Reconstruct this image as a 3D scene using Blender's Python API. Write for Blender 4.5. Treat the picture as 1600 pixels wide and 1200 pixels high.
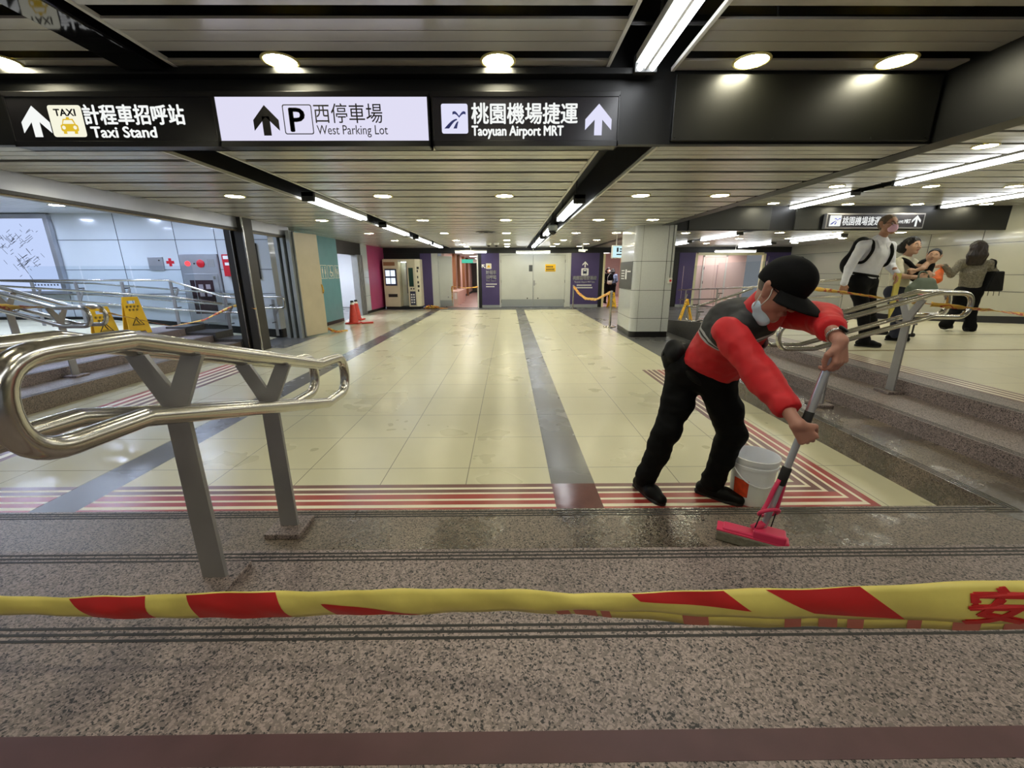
import bpy, bmesh, math, random
import numpy as np
from mathutils import Vector, Matrix
for _o in list(bpy.data.objects): bpy.data.objects.remove(_o)
SC = bpy.context.scene
COL = SC.collection
random.seed(7)

# ------------------------------------------------------------------ camera
EYE = 1.434                       # eye height above the lower concourse floor
pt, yw, rl = math.radians(15.308), math.radians(.4287), math.radians(-.19)
fwd = Vector((math.sin(yw)*math.cos(pt), math.cos(yw)*math.cos(pt), -math.sin(pt)))
rgt = Vector((math.cos(yw), -math.sin(yw), 0)); upv = rgt.cross(fwd)
r2 = rgt*math.cos(rl)+upv*math.sin(rl); u2 = -rgt*math.sin(rl)+upv*math.cos(rl)
cam = bpy.data.cameras.new('camera'); cam.sensor_width = 36; cam.lens = 36*640/1600
cam.clip_start = .02; cam.clip_end = 100
camo = bpy.data.objects.new('camera', cam); COL.objects.link(camo)
mw = Matrix.Identity(4)
for i in range(3):
    mw[i][0] = r2[i]; mw[i][1] = u2[i]; mw[i][2] = -fwd[i]
mw[0][3], mw[1][3], mw[2][3] = 0, 0, EYE
camo.matrix_world = mw
SC.camera = camo
# ------------------------------------------------------------------ world, exposure
W = bpy.data.worlds.new('world'); SC.world = W; W.use_nodes = True
W.node_tree.nodes['Background'].inputs[0].default_value = (.55, .58, .62, 1)
W.node_tree.nodes['Background'].inputs[1].default_value = .25
SC.view_settings.view_transform = 'Standard'; SC.view_settings.look = 'None'
SC.view_settings.gamma = 1; SC.view_settings.use_curve_mapping = False
SC.view_settings.exposure = 0.36
DOWN_L, TUBE_L = 60.0, 11.0      # how brightly the downlights and the fluorescent tubes burn
COLD_L = 230.0                    # downlights of the side corridor on the left
# ------------------------------------------------------------------ key heights and planes
Z1, Z2, Z3 = .18, .305, .43       # three steps up to the landings
CF, CN = 2.376, 2.852             # ceiling over the concourse, ceiling over the landings
F1, F2, F3 = 1.987, 1.488, .999   # nosings in front of the camera
R1, R2, R3 = 2.70, 3.20, 3.73     # nosings of the stairs on the right
L1, L2, L3 = -5.05, -5.55, -6.05  # nosings of the stairs on the left
YB = 3.5                          # bulkhead where the ceiling drops
YW = 17.4                         # far wall

# ------------------------------------------------------------------ materials
def S(r, g, b):
    def f(c):
        c /= 255
        return c/12.92 if c <= .04045 else ((c+.055)/1.055)**2.4
    return (f(r), f(g), f(b), 1)
MAT = {}
def mat(name, col, rough=.5, metal=0, var=0, scale=8, bump=0, bscale=None, emit=0, coat=0, alpha=1, trans=0, spec=.5, detail=4, stretch=None):
    m = bpy.data.materials.new(name); m.use_nodes = True; MAT[name] = m
    nt = m.node_tree; b = nt.nodes['Principled BSDF']
    b.inputs['Base Color'].default_value = col
    b.inputs['Roughness'].default_value = rough; b.inputs['Metallic'].default_value = metal
    b.inputs['Specular IOR Level'].default_value = spec
    b.inputs['Coat Weight'].default_value = coat; b.inputs['Alpha'].default_value = alpha
    b.inputs['Transmission Weight'].default_value = trans
    if emit:
        b.inputs['Emission Color'].default_value = col; b.inputs['Emission Strength'].default_value = emit
    if var or bump:
        tc = nt.nodes.new('ShaderNodeTexCoord'); src = tc.outputs['Object']
        if stretch:
            mp = nt.nodes.new('ShaderNodeMapping'); mp.inputs['Scale'].default_value = stretch
            nt.links.new(src, mp.inputs[0]); src = mp.outputs[0]
        n = nt.nodes.new('ShaderNodeTexNoise'); n.inputs['Scale'].default_value = scale; n.inputs['Detail'].default_value = detail
        nt.links.new(src, n.inputs['Vector'])
        if var:
            mr = nt.nodes.new('ShaderNodeMapRange'); mr.inputs['From Min'].default_value = .3; mr.inputs['From Max'].default_value = .7
            mr.inputs['To Min'].default_value = 1-var; mr.inputs['To Max'].default_value = 1+var
            mx = nt.nodes.new('ShaderNodeMix'); mx.data_type = 'RGBA'; mx.blend_type = 'MULTIPLY'
            mx.inputs[0].default_value = 1; mx.inputs[6].default_value = col
            nt.links.new(n.outputs[0], mr.inputs[0]); nt.links.new(mr.outputs[0], mx.inputs[7])
            nt.links.new(mx.outputs[2], b.inputs['Base Color'])
        if bump:
            n2 = n
            if bscale:
                n2 = nt.nodes.new('ShaderNodeTexNoise'); n2.inputs['Scale'].default_value = bscale; n2.inputs['Detail'].default_value = 3
                nt.links.new(src, n2.inputs['Vector'])
            bp = nt.nodes.new('ShaderNodeBump'); bp.inputs['Strength'].default_value = bump; bp.inputs['Distance'].default_value = .01
            nt.links.new(n2.outputs[0], bp.inputs['Height']); nt.links.new(bp.outputs[0], b.inputs['Normal'])
    return m
def glow(name, col, strength):
    m = bpy.data.materials.new(name); m.use_nodes = True; MAT[name] = m
    nt = m.node_tree; nt.nodes.clear()
    e = nt.nodes.new('ShaderNodeEmission'); e.inputs[0].default_value = col; e.inputs[1].default_value = strength
    o = nt.nodes.new('ShaderNodeOutputMaterial'); nt.links.new(e.outputs[0], o.inputs[0])
    return m
def N(nt, t, **kw):
    n = nt.nodes.new(t)
    for k, v in kw.items():
        if k.startswith('i_'): n.inputs[k[2:].replace('_', ' ')].default_value = v
        else: setattr(n, k, v)
    return n

def granite(name, base, dark, light, rough=.45, wet=0.0, scale=95):
    m = bpy.data.materials.new(name); m.use_nodes = True; MAT[name] = m
    nt = m.node_tree; L = nt.links; b = nt.nodes['Principled BSDF']
    tc = N(nt, 'ShaderNodeTexCoord')
    nz = N(nt, 'ShaderNodeTexNoise', i_Scale=scale*.7, i_Detail=3.0)
    L.new(tc.outputs['Object'], nz.inputs['Vector'])
    vo = N(nt, 'ShaderNodeTexVoronoi', i_Scale=scale)
    mxv = N(nt, 'ShaderNodeMix', data_type='VECTOR'); mxv.inputs[0].default_value = .012
    L.new(tc.outputs['Object'], mxv.inputs[4]); L.new(nz.outputs['Color'], mxv.inputs[5]); L.new(mxv.outputs[1], vo.inputs['Vector'])
    sep = N(nt, 'ShaderNodeSeparateColor'); L.new(vo.outputs['Color'], sep.inputs[0])
    cr = N(nt, 'ShaderNodeValToRGB'); e = cr.color_ramp
    e.elements[0].position = 0; e.elements[0].color = dark
    e.elements[1].position = .13; e.elements[1].color = dark
    for p, c in ((.20, base), (.55, base), (.72, light), (1, light)):
        x = e.elements.new(p); x.color = c
    L.new(sep.outputs[0], cr.inputs[0])
    big = N(nt, 'ShaderNodeTexNoise', i_Scale=1.7, i_Detail=5.0); L.new(tc.outputs['Object'], big.inputs['Vector'])
    mr = N(nt, 'ShaderNodeMapRange'); mr.inputs[1].default_value = .3; mr.inputs[2].default_value = .7; mr.inputs[3].default_value = .82; mr.inputs[4].default_value = 1.12
    L.new(big.outputs[0], mr.inputs[0])
    mx = N(nt, 'ShaderNodeMix', data_type='RGBA', blend_type='MULTIPLY'); mx.inputs[0].default_value = 1
    L.new(cr.outputs[0], mx.inputs[6]); L.new(mr.outputs[0], mx.inputs[7])
    L.new(mx.outputs[2], b.inputs['Base Color'])
    b.inputs['Roughness'].default_value = rough
    if wet:
        w = N(nt, 'ShaderNodeTexNoise', i_Scale=2.2, i_Detail=6.0); L.new(tc.outputs['Object'], w.inputs['Vector'])
        wr = N(nt, 'ShaderNodeMapRange'); wr.inputs[3].default_value = rough; wr.inputs[4].default_value = .10
        # a film of water lies in patches: darker stone under a clear coat
        wm = N(nt, 'ShaderNodeMapRange'); wm.inputs[1].default_value = .44; wm.inputs[2].default_value = .53; wm.inputs[4].default_value = 1.0
        L.new(w.outputs[0], wm.inputs[0])
        # only the stretch being mopped is wet
        sx = N(nt, 'ShaderNodeSeparateXYZ'); L.new(tc.outputs['Object'], sx.inputs[0])
        wx = N(nt, 'ShaderNodeMapRange'); wx.inputs[1].default_value = -1.3; wx.inputs[2].default_value = -.2; L.new(sx.outputs[0], wx.inputs[0])
        wy = N(nt, 'ShaderNodeMath', operation='MULTIPLY'); L.new(wm.outputs[0], wy.inputs[0]); L.new(wx.outputs[0], wy.inputs[1])
        L.new(wy.outputs[0], wr.inputs[0]); L.new(wr.outputs[0], b.inputs['Roughness'])
        L.new(wy.outputs[0], b.inputs['Coat Weight']); b.inputs['Coat Roughness'].default_value = .03
        dk = N(nt, 'ShaderNodeMapRange'); dk.inputs[3].default_value = 1.0; dk.inputs[4].default_value = .45; L.new(wy.outputs[0], dk.inputs[0])
        md = N(nt, 'ShaderNodeMix', data_type='RGBA', blend_type='MULTIPLY'); md.inputs[0].default_value = 1
        L.new(mx.outputs[2], md.inputs[6]); L.new(dk.outputs[0], md.inputs[7]); L.new(md.outputs[2], b.inputs['Base Color'])
        cn = N(nt, 'ShaderNodeTexNoise', i_Scale=60.0, i_Detail=3.0); L.new(tc.outputs['Object'], cn.inputs['Vector'])
        cbp = N(nt, 'ShaderNodeBump'); cbp.inputs['Strength'].default_value = .5; cbp.inputs['Distance'].default_value = .004
        L.new(cn.outputs[0], cbp.inputs['Height']); L.new(cbp.outputs[0], b.inputs['Coat Normal'])
        bp = N(nt, 'ShaderNodeBump'); bp.inputs['Strength'].default_value = wet; bp.inputs['Distance'].default_value = .003
        L.new(nz.outputs[0], bp.inputs['Height']); L.new(bp.outputs[0], b.inputs['Normal'])
    return m

def tiles(name, col, joint, sx, sy, jw=.004, rough=.22, var=.06, rough2=.4, wet=False):
    """stone tiles sx by sy metres with thin joints, measured from the object's own origin"""
    m = bpy.data.materials.new(name); m.use_nodes = True; MAT[name] = m
    nt = m.node_tree; L = nt.links; b = nt.nodes['Principled BSDF']
    tc = N(nt, 'ShaderNodeTexCoord'); sp = N(nt, 'ShaderNodeSeparateXYZ'); L.new(tc.outputs['Object'], sp.inputs[0])
    def M(op, a, c=None):
        n = N(nt, 'ShaderNodeMath', operation=op)
        for k, v in ((0, a), (1, c)):
            if v is None: continue
            if isinstance(v, (int, float)): n.inputs[k].default_value = v
            else: L.new(v, n.inputs[k])
        return n.outputs[0]
    ids, lines = [], []
    for o, s in ((0, sx), (1, sy)):
        q = M('DIVIDE', sp.outputs[o], s); ids.append(M('FLOOR', q)); fr = M('FRACT', q)
        lines.append(M('MAXIMUM', M('LESS_THAN', fr, jw/s*.5), M('GREATER_THAN', fr, 1-jw/s*.5)))
    ln = M('MAXIMUM', lines[0], lines[1])
    cb = N(nt, 'ShaderNodeCombineXYZ'); L.new(ids[0], cb.inputs[0]); L.new(ids[1], cb.inputs[1])
    wn = N(nt, 'ShaderNodeTexWhiteNoise'); L.new(cb.outputs[0], wn.inputs['Vector'])
    nz = N(nt, 'ShaderNodeTexNoise', i_Scale=3.5, i_Detail=8.0); L.new(tc.outputs['Object'], nz.inputs['Vector'])
    fac = M('ADD', M('MULTIPLY', wn.outputs['Value'], .5), M('MULTIPLY', nz.outputs[0], .9))
    mr = N(nt, 'ShaderNodeMapRange'); mr.inputs[1].default_value = .25; mr.inputs[2].default_value = 1.15; mr.inputs[3].default_value = 1-var; mr.inputs[4].default_value = 1+var
    L.new(fac, mr.inputs[0])
    mx = N(nt, 'ShaderNodeMix', data_type='RGBA', blend_type='MULTIPLY'); mx.inputs[0].default_value = 1; mx.inputs[6].default_value = col
    L.new(mr.outputs[0], mx.inputs[7])
    mj = N(nt, 'ShaderNodeMix', data_type='RGBA'); L.new(ln, mj.inputs[0]); L.new(mx.outputs[2], mj.inputs[6]); mj.inputs[7].default_value = joint
    L.new(mj.outputs[2], b.inputs['Base Color'])
    wv = N(nt, 'ShaderNodeTexNoise', i_Scale=.9, i_Detail=4.0); L.new(tc.outputs['Object'], wv.inputs['Vector'])
    rr = N(nt, 'ShaderNodeMapRange'); rr.inputs[1].default_value = .2; rr.inputs[2].default_value = .8; rr.inputs[3].default_value = rough; rr.inputs[4].default_value = rough2
    L.new(wv.outputs[0], rr.inputs[0]); L.new(rr.outputs[0], b.inputs['Roughness'])
    if wet:
        bp = N(nt, 'ShaderNodeBump'); bp.inputs['Strength'].default_value = .03; bp.inputs['Distance'].default_value = .003
        L.new(nz.outputs[0], bp.inputs['Height']); L.new(bp.outputs[0], b.inputs['Normal'])
    return m

JOINT = S(120, 115, 95)
tiles('cream_tile', S(206, 201, 169), JOINT, .6, .6, .006, .24, .05, .34, wet=True)
tiles('cream_tile_wet', S(204, 200, 176), JOINT, .6, .6, .006, .12, .045, .2, wet=True)
tiles('landing_tile', S(206, 200, 172), JOINT, .6, .6, .004, .3, .05, .45)
tiles('dark_tile', S(92, 92, 92), S(60, 60, 60), .6, .6, .004, .2, .1, .4)
tiles('dark_strip', S(98, 96, 94), S(70, 68, 66), 3.1, .6, .003, .15, .12, .38, wet=True)
tiles('pink_floor', S(205, 176, 170), S(120, 80, 75), 30, 1.2, .35, .25, .05)
granite('granite', S(120, 108, 105), S(44, 41, 43), S(156, 140, 136), .5, scale=200)
granite('granite_wet', S(110, 98, 88), S(38, 35, 34), S(140, 126, 112), .40, wet=.6, scale=200)
granite('granite_dark', S(62, 60, 58), S(30, 30, 30), S(84, 80, 77), .35, scale=120)
mat('groove', S(38, 36, 35), .6)
mat('burgundy', S(84, 56, 60), .5, var=.12, scale=9, bump=.05)
mat('brown_inlay', S(112, 72, 66), .3, var=.1, scale=5)
mat('red_inlay', S(158, 58, 52), .3, var=.1, scale=5)
mat('cream_inlay', S(232, 222, 198), .35)
mat('slat', S(206, 204, 197), .26, metal=.25, var=.05, scale=3)
mat('slat_white', S(214, 218, 226), .4, metal=.1)
mat('black', S(14, 14, 14), .45)
mat('bulkhead_paint', S(9, 9, 8), .42, var=.15, scale=3)
mat('pipework', S(52, 52, 52), .5)
mat('steel', S(196, 193, 186), .2, metal=1, var=.06, scale=6, stretch=(1, 1, 1))
mat('brushed', S(150, 149, 150), .38, metal=.45, var=.08, scale=5, bump=.03, bscale=120)
mat('steel_sheet', S(178, 180, 186), .3, metal=.7, var=.1, scale=2)
mat('dark_steel', S(62, 60, 58), .35, metal=.5, var=.1, scale=4)
mat('trim_white', S(215, 214, 206), .4)
mat('wall_panel', S(196, 202, 206), .18, var=.02, scale=2, coat=.3)
mat('wall_panel_warm', S(176, 174, 156), .18, var=.03, scale=2, coat=.3)
mat('pillar_panel', S(196, 199, 198), .2, var=.03, scale=30, coat=.2)
mat('joint_dark', S(60, 62, 66), .6)
mat('purple', S(70, 58, 104), .5, var=.04, scale=4)
mat('teal', S(92, 142, 150), .5, var=.04, scale=4)
mat('pink', S(172, 68, 112), .5, var=.05, scale=3)
mat('door_grey', S(196, 198, 190), .4, var=.03, scale=3)
mat('door_beige', S(186, 174, 146), .4, var=.06, scale=3, bump=.02)
mat('kick', S(160, 165, 165), .35, metal=.4)
mat('white', S(236, 236, 232), .45)
mat('sign_white', S(240, 240, 240), .4)
mat('off_white', S(222, 216, 198), .45)
mat('sign_black', S(24, 23, 24), .3)
mat('grey_dark', S(70, 72, 72), .4)
mat('yellow', S(236, 186, 20), .45, var=.05, scale=12)
mat('ink', S(26, 24, 22), .6)
mat('red', S(200, 36, 30), .5)
mat('cone_red', S(196, 52, 34), .5, var=.1, scale=12)
mat('fire_red', S(196, 20, 36), .35)
mat('rubber', S(22, 22, 22), .7)
mat('blue_black', S(40, 46, 74), .4)
mat('glass', S(236, 242, 246), .03, trans=1, alpha=1)
MAT['glass'].node_tree.nodes['Principled BSDF'].inputs['IOR'].default_value = 1.05
mat('pinkish_wall', S(222, 196, 188), .45, var=.03, scale=2)
mat('brown_wood', S(150, 108, 74), .5)
glow('down_glow', (1, .94, .68, 1), DOWN_L)
glow('cold_glow', (.60, .72, 1, 1), COLD_L)
glow('tube_glow', (.93, .96, 1, 1), TUBE_L)
glow('sign_lit', (.77, .75, .93, 1), .76)
glow('sign_letter', (.95, .97, .95, 1), .76)
glow('sign_letter_dim', (.78, .78, .98, 1), .76)
glow('taxi_plate', (.96, .94, .76, 1), .76)
glow('taxi_yellow', (.75, .5, .03, 1), .76)
glow('map_lit', (.55, .66, .96, 1), .78)
glow('green_lit', (.10, .6, .4, 1), .76)
glow('cyan_lit', (.62, .9, .95, 1), .78)
glow('led_red', (1, .05, .06, 1), 2.0)
glow('screen_lit', (.75, .85, 1, 1), 1.0)
glow('booth_lit', (.9, 1, .98, 1), 5.0)
# ------------------------------------------------------------------ mesh helpers
class MB:
    """collects shapes in world coordinates; build() links them as one mesh object"""
    def __init__(s): s.bm = bmesh.new()
    def verts(s, pts): return [s.bm.verts.new(p) for p in pts]
    def face(s, pts): s.bm.faces.new(s.verts(pts)); return s
    def box(s, x0, x1, y0, y1, z0, z1):
        v = s.verts([(x, y, z) for z in (z0, z1) for y in (y0, y1) for x in (x0, x1)])
        for f in ((0, 2, 3, 1), (4, 5, 7, 6), (0, 1, 5, 4), (2, 6, 7, 3), (0, 4, 6, 2), (1, 3, 7, 5)):
            s.bm.faces.new([v[i] for i in f])
        return s
    def obox(s, c, ax, ay, az, hx, hy, hz):
        """oriented box: centre, three unit axes, half sizes"""
        c, ax, ay, az = Vector(c), Vector(ax), Vector(ay), Vector(az)
        v = s.verts([c+ax*(i*hx)+ay*(j*hy)+az*(k*hz) for k in (-1, 1) for j in (-1, 1) for i in (-1, 1)])
        for f in ((0, 2, 3, 1), (4, 5, 7, 6), (0, 1, 5, 4), (2, 6, 7, 3), (0, 4, 6, 2), (1, 3, 7, 5)):
            s.bm.faces.new([v[i] for i in f])
        return s
    def prism(s, pts, d):
        """polygon pts pushed along vector d"""
        d = Vector(d); a = s.verts(pts); b = s.verts([Vector(p)+d for p in pts]); n = len(pts)
        s.bm.faces.new(a[::-1]); s.bm.faces.new(b)
        for i in range(n): s.bm.faces.new((a[i], a[(i+1) % n], b[(i+1) % n], b[i]))
        return s
    def tube(s, path, r, seg=12, closed=False, caps=True):
        P = [Vector(p) for p in path]; n = len(P)
        R = r if isinstance(r, (list, tuple)) else [r]*n
        rings = []; prev = None
        for i in range(n):
            if closed: t = (P[(i+1) % n]-P[i-1])
            else: t = P[min(i+1, n-1)]-P[max(i-1, 0)]
            t.normalize()
            if prev is None:
                a = Vector((0, 0, 1)) if abs(t.z) < .9 else Vector((1, 0, 0))
                u = t.cross(a).normalized()
            else:
                u = (prev-t*prev.dot(t)).normalized()
            prev = u; w = t.cross(u)
            rings.append([s.bm.verts.new(P[i]+(u*math.cos(k*2*math.pi/seg)+w*math.sin(k*2*math.pi/seg))*R[i]) for k in range(seg)])
        for i in range(n if closed else n-1):
            a, b = rings[i], rings[(i+1) % n]
            for k in range(seg): s.bm.faces.new((a[k], a[(k+1) % seg], b[(k+1) % seg], b[k]))
        if not closed and caps:
            s.bm.faces.new(rings[0][::-1]); s.bm.faces.new(rings[-1])
        return s
    def cyl(s, a, b, r, r2=None, seg=16): return s.tube([a, b], [r, r if r2 is None else r2], seg)
    def lathe(s, c, prof, seg=24, axis=(0, 0, 1)):
        """profile of (radius, height) turned about an axis through c"""
        c = Vector(c); q = Vector((0, 0, 1)).rotation_difference(Vector(axis)); rings = []
        for r, h in prof:
            rings.append([s.bm.verts.new(c+q @ Vector((r*math.cos(k*2*math.pi/seg), r*math.sin(k*2*math.pi/seg), h))) for k in range(seg)])
        for a, b in zip(rings, rings[1:]):
            for k in range(seg): s.bm.faces.new((a[k], a[(k+1) % seg], b[(k+1) % seg], b[k]))
        if prof[0][0] > 1e-5: s.bm.faces.new(rings[0][::-1])
        if prof[-1][0] > 1e-5: s.bm.faces.new(rings[-1])
        return s
    def grid(s, f, nu, nv):
        g = [[s.bm.verts.new(f(i/nu, j/nv)) for j in range(nv+1)] for i in range(nu+1)]
        for i in range(nu):
            for j in range(nv): s.bm.faces.new((g[i][j], g[i+1][j], g[i+1][j+1], g[i][j+1]))
        return s
    def mesh(s, me):
        s.bm.from_mesh(me); return s
def base_of(o):
    v = Vector((0, 0, 0))
    while o is not None: v = v+o.location; o = o.parent
    return v
def build(name, mb, m, parent=None, smooth=False, bevel=0, origin=None, solid=0, subdiv=0, recalc=True, sangle=None):
    bm = mb.bm
    if recalc: bmesh.ops.recalc_face_normals(bm, faces=bm.faces)
    o0 = base_of(parent) if parent is not None else Vector(origin or (0, 0, 0))
    bmesh.ops.translate(bm, verts=bm.verts, vec=-o0)
    me = bpy.data.meshes.new(name); bm.to_mesh(me); bm.free()
    ms = m if isinstance(m, (list, tuple)) else [m]
    for k in ms: me.materials.append(MAT[k] if isinstance(k, str) else k)
    if smooth:
        me.shade_smooth()
    o = bpy.data.objects.new(name, me); COL.objects.link(o)
    if parent is not None: o.parent = parent
    else: o.location = o0
    if solid:
        q = o.modifiers.new('solid', 'SOLIDIFY'); q.thickness = solid; q.offset = 0
    if bevel:
        q = o.modifiers.new('bevel', 'BEVEL'); q.width = bevel; q.segments = 2; q.limit_method = 'ANGLE'; q.angle_limit = math.radians(50)
    if subdiv:
        q = o.modifiers.new('sub', 'SUBSURF'); q.levels = subdiv; q.render_levels = subdiv
    if smooth and sangle:
        for p in me.polygons: p.use_smooth = True
        me.set_sharp_from_angle(angle=math.radians(sangle))
    return o
def tag(o, label, cat, group=None):
    o['label'] = label; o['category'] = cat
    if group: o['group'] = group
    return o
def thing(name, label, cat, loc=(0, 0, 0), group=None):
    o = bpy.data.objects.new(name, None); COL.objects.link(o); o.location = loc; o.empty_display_size = .05
    return tag(o, label, cat, group)
def solo(name, mb, m, label, cat, group=None, **kw):
    return tag(build(name, mb, m, **kw), label, cat, group)
def struct(name, mb, m, parent=None, **kw):
    o = build(name, mb, m, parent, **kw)
    if parent is None: o['kind'] = 'structure'
    return o
def dup(root, loc, label=None, group=None):
    r = root.copy(); COL.objects.link(r); r.location = loc
    if label: r['label'] = label
    if group: r['group'] = group
    for ch in list(root.children):
        c = ch.copy(); COL.objects.link(c); c.parent = r
        for g in list(ch.children):
            d = g.copy(); COL.objects.link(d); d.parent = c
    return r
def text_mb(body, size, o, ax=(1, 0, 0), ay=(0, 0, 1), bold=0, width=None, depth=.0012, align='LEFT', mapf=None, mb=None):
    """lettering as mesh: o is the lower left of the text line, ax/ay its axes; width squeezes it to a length"""
    c = bpy.data.curves.new('t', 'FONT'); c.body = body; c.size = size; c.extrude = depth/2
    c.resolution_u = 3; c.align_x = 'LEFT'
    t = bpy.data.objects.new('t', c); COL.objects.link(t); bpy.context.view_layer.update()
    me = bpy.data.meshes.new_from_object(t.evaluated_get(bpy.context.evaluated_depsgraph_get()))
    bpy.data.objects.remove(t); bpy.data.curves.remove(c)
    xs = [v.co.x for v in me.vertices] or [0]; x0, x1 = min(xs), max(xs)
    k = 1 if not width else width/max(x1-x0, 1e-6)
    sh = {'LEFT': 0, 'CENTER': -.5*k*(x1-x0), 'RIGHT': -k*(x1-x0)}[align]
    o = Vector(o); ax = Vector(ax); ay = Vector(ay); az = ax.cross(ay)
    for v in me.vertices:
        p = ((v.co.x-x0)*k+sh, v.co.y, v.co.z)
        v.co = mapf(*p) if mapf else o+ax*p[0]+ay*p[1]+az*p[2]
    mb = mb or MB(); mb.bm.from_mesh(me)
    if bold:                      # heavier strokes: the same outline laid again a hair to each side
        for dx, dy in ((bold, 0), (-bold, 0), (0, bold*.8), (0, -bold*.8)):
            for v in me.vertices: v.co += (o*0 + ax*dx + ay*dy) if not mapf else Vector((dx, 0, dy))
            mb.bm.from_mesh(me)
            for v in me.vertices: v.co -= (o*0 + ax*dx + ay*dy) if not mapf else Vector((dx, 0, dy))
    bpy.data.meshes.remove(me)
    return mb
def wrinkle(mb, amp, scale, stretch=(1, 1, 1), seed=0):
    """push a cloth surface in and out along its normals with soft creases"""
    from mathutils import noise
    mb.bm.normal_update()
    mv = []
    for v in mb.bm.verts:
        p = Vector((v.co.x*stretch[0], v.co.y*stretch[1], v.co.z*stretch[2]))*scale+Vector((seed, seed*2, 0))
        a = noise.noise(p); b = noise.noise(p*2.3+Vector((7, 3, 1)))
        mv.append(v.normal*(amp*((.5-abs(a))*1.1-.25+b*.35)))
    for v, d in zip(mb.bm.verts, mv): v.co += d
    return mb
def flat(mb, pts, o, ax, ay, depth=.0015, lift=0):
    """a flat cut-out given by 2-D points on a plane"""
    o = Vector(o); ax = Vector(ax); ay = Vector(ay); az = ax.cross(ay)
    return mb.prism([o+ax*p[0]+ay*p[1]+az*lift for p in pts], az*depth)
def rrect(x0, y0, x1, y1, r, n=5):
    P = []
    for cx, cy, a in ((x1-r, y1-r, 0), (x0+r, y1-r, 90), (x0+r, y0+r, 180), (x1-r, y0+r, 270)):
        for k in range(n+1):
            t = math.radians(a+90*k/n); P.append((cx+r*math.cos(t), cy+r*math.sin(t)))
    return P
def circ(cx, cy, r, n=20): return [(cx+r*math.cos(2*math.pi*k/n), cy+r*math.sin(2*math.pi*k/n)) for k in range(n)]
def arrow_up(cx, y0, h, w, t):
    """an arrow with an open head, pointing up, starting at y0"""
    return ([(cx-t/2, y0), (cx+t/2, y0), (cx+t/2, y0+h-t*1.3), (cx-t/2, y0+h-t*1.3)],
            [(cx, y0+h), (cx-w/2, y0+h-w*.52), (cx-w/2, y0+h-w*.52-t*1.25), (cx, y0+h-t*1.35), (cx+w/2, y0+h-w*.52-t*1.25), (cx+w/2, y0+h-w*.52)])
def arc(cx, cy, r, a0, a1, n=8): return [(cx+r*math.cos(math.radians(a0+(a1-a0)*k/n)), cy+r*math.sin(math.radians(a0+(a1-a0)*k/n))) for k in range(n+1)]
def fillet(pts, rad, n=6):
    """round the corners of an open 3-D polyline; rad is a number or one per point"""
    P = [Vector(p) for p in pts]; out = [P[0]]
    for i in range(1, len(P)-1):
        r = rad[i] if isinstance(rad, (list, tuple)) else rad
        a, b, c = P[i-1], P[i], P[i+1]; u = (a-b); w = (c-b)
        d = min(r, u.length*.48, w.length*.48)
        p, q = b+u.normalized()*d, b+w.normalized()*d
        for k in range(n+1):
            t = k/n; out.append((1-t)**2*p+2*t*(1-t)*b+t*t*q)
    out.append(P[-1]); return out
# ------------------------------------------------------------------ floors
def slab(x0, x1, y0, y1, z1, m, org=None, t=.02):
    return struct('floor', MB().box(x0, x1, y0, y1, z1-t, z1), m, origin=org or (x0, y0, z1))
slab(-2.706, .294, 1.95, 16.3, 0, 'cream_tile', (-2.706, 2.832, 0))
slab(.294, .594, 1.95, 16.3, 0, 'dark_strip', (.294, 2.832, 0))
slab(.594, R1, 1.95, 16.3, 0, 'cream_tile', (.594, 2.832, 0))
slab(-3.0, -2.706, 1.95, 16.3, 0, 'dark_strip', (-3.0, 2.832, 0))
slab(-5.06, -3.0, 1.95, 16.3, 0, 'cream_tile_wet', (-3.006, 2.832, 0))
slab(R1, 11.5, 6.6, 16.3, 0, 'dark_tile')
slab(2.64, R1, 6.1, 16.3, .0015, 'dark_tile', t=.0015)
slab(-14, 11.5, 16.3, 17.6, 0, 'dark_tile')
slab(-14, -5.06, 7.7, 16.3, 0, 'dark_tile')
slab(-5.06, -4.4, 8.0, 9.45, .0015, 'dark_tile', t=.0015)

def tread(z0, z1, f, l, r, m):
    mb = MB()
    mb.box(-14, 12, -6, f, z0, z1); mb.box(-14, l, f, 7.7, z0, z1); mb.box(r, 12, f, 6.6, z0, z1)
    return struct('floor', mb, m)
tread(-.02, Z1, F1, L1, R1, 'granite_wet')
tread(Z1, Z2, F2, L2, R2, 'granite')
tread(Z2, Z3, F3, L3, R3, 'granite')
# anti-slip grooves at every nosing, wrapping round the corners
for n, (z, f, l, r) in enumerate(((Z1, F1, L1, R1), (Z2, F2, L2, R2), (Z3, F3, L3, R3))):
    mb = MB(); w = .0045
    for k in range(3):
        d = .022+.021*k
        mb.box(l-d, r+d, f-d-w, f-d+w, z, z+.0008)
        mb.box(r+d-w, r+d+w, f-d, 6.6, z, z+.0008)
        mb.box(l-d-w, l-d+w, f-d, 7.7, z, z+.0008)
    struct('trim_%d' % (n+1), mb, 'groove')
struct('trim_4', MB().box(-14, 12, .624, .687, Z3, Z3+.0008), 'burgundy')
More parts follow.
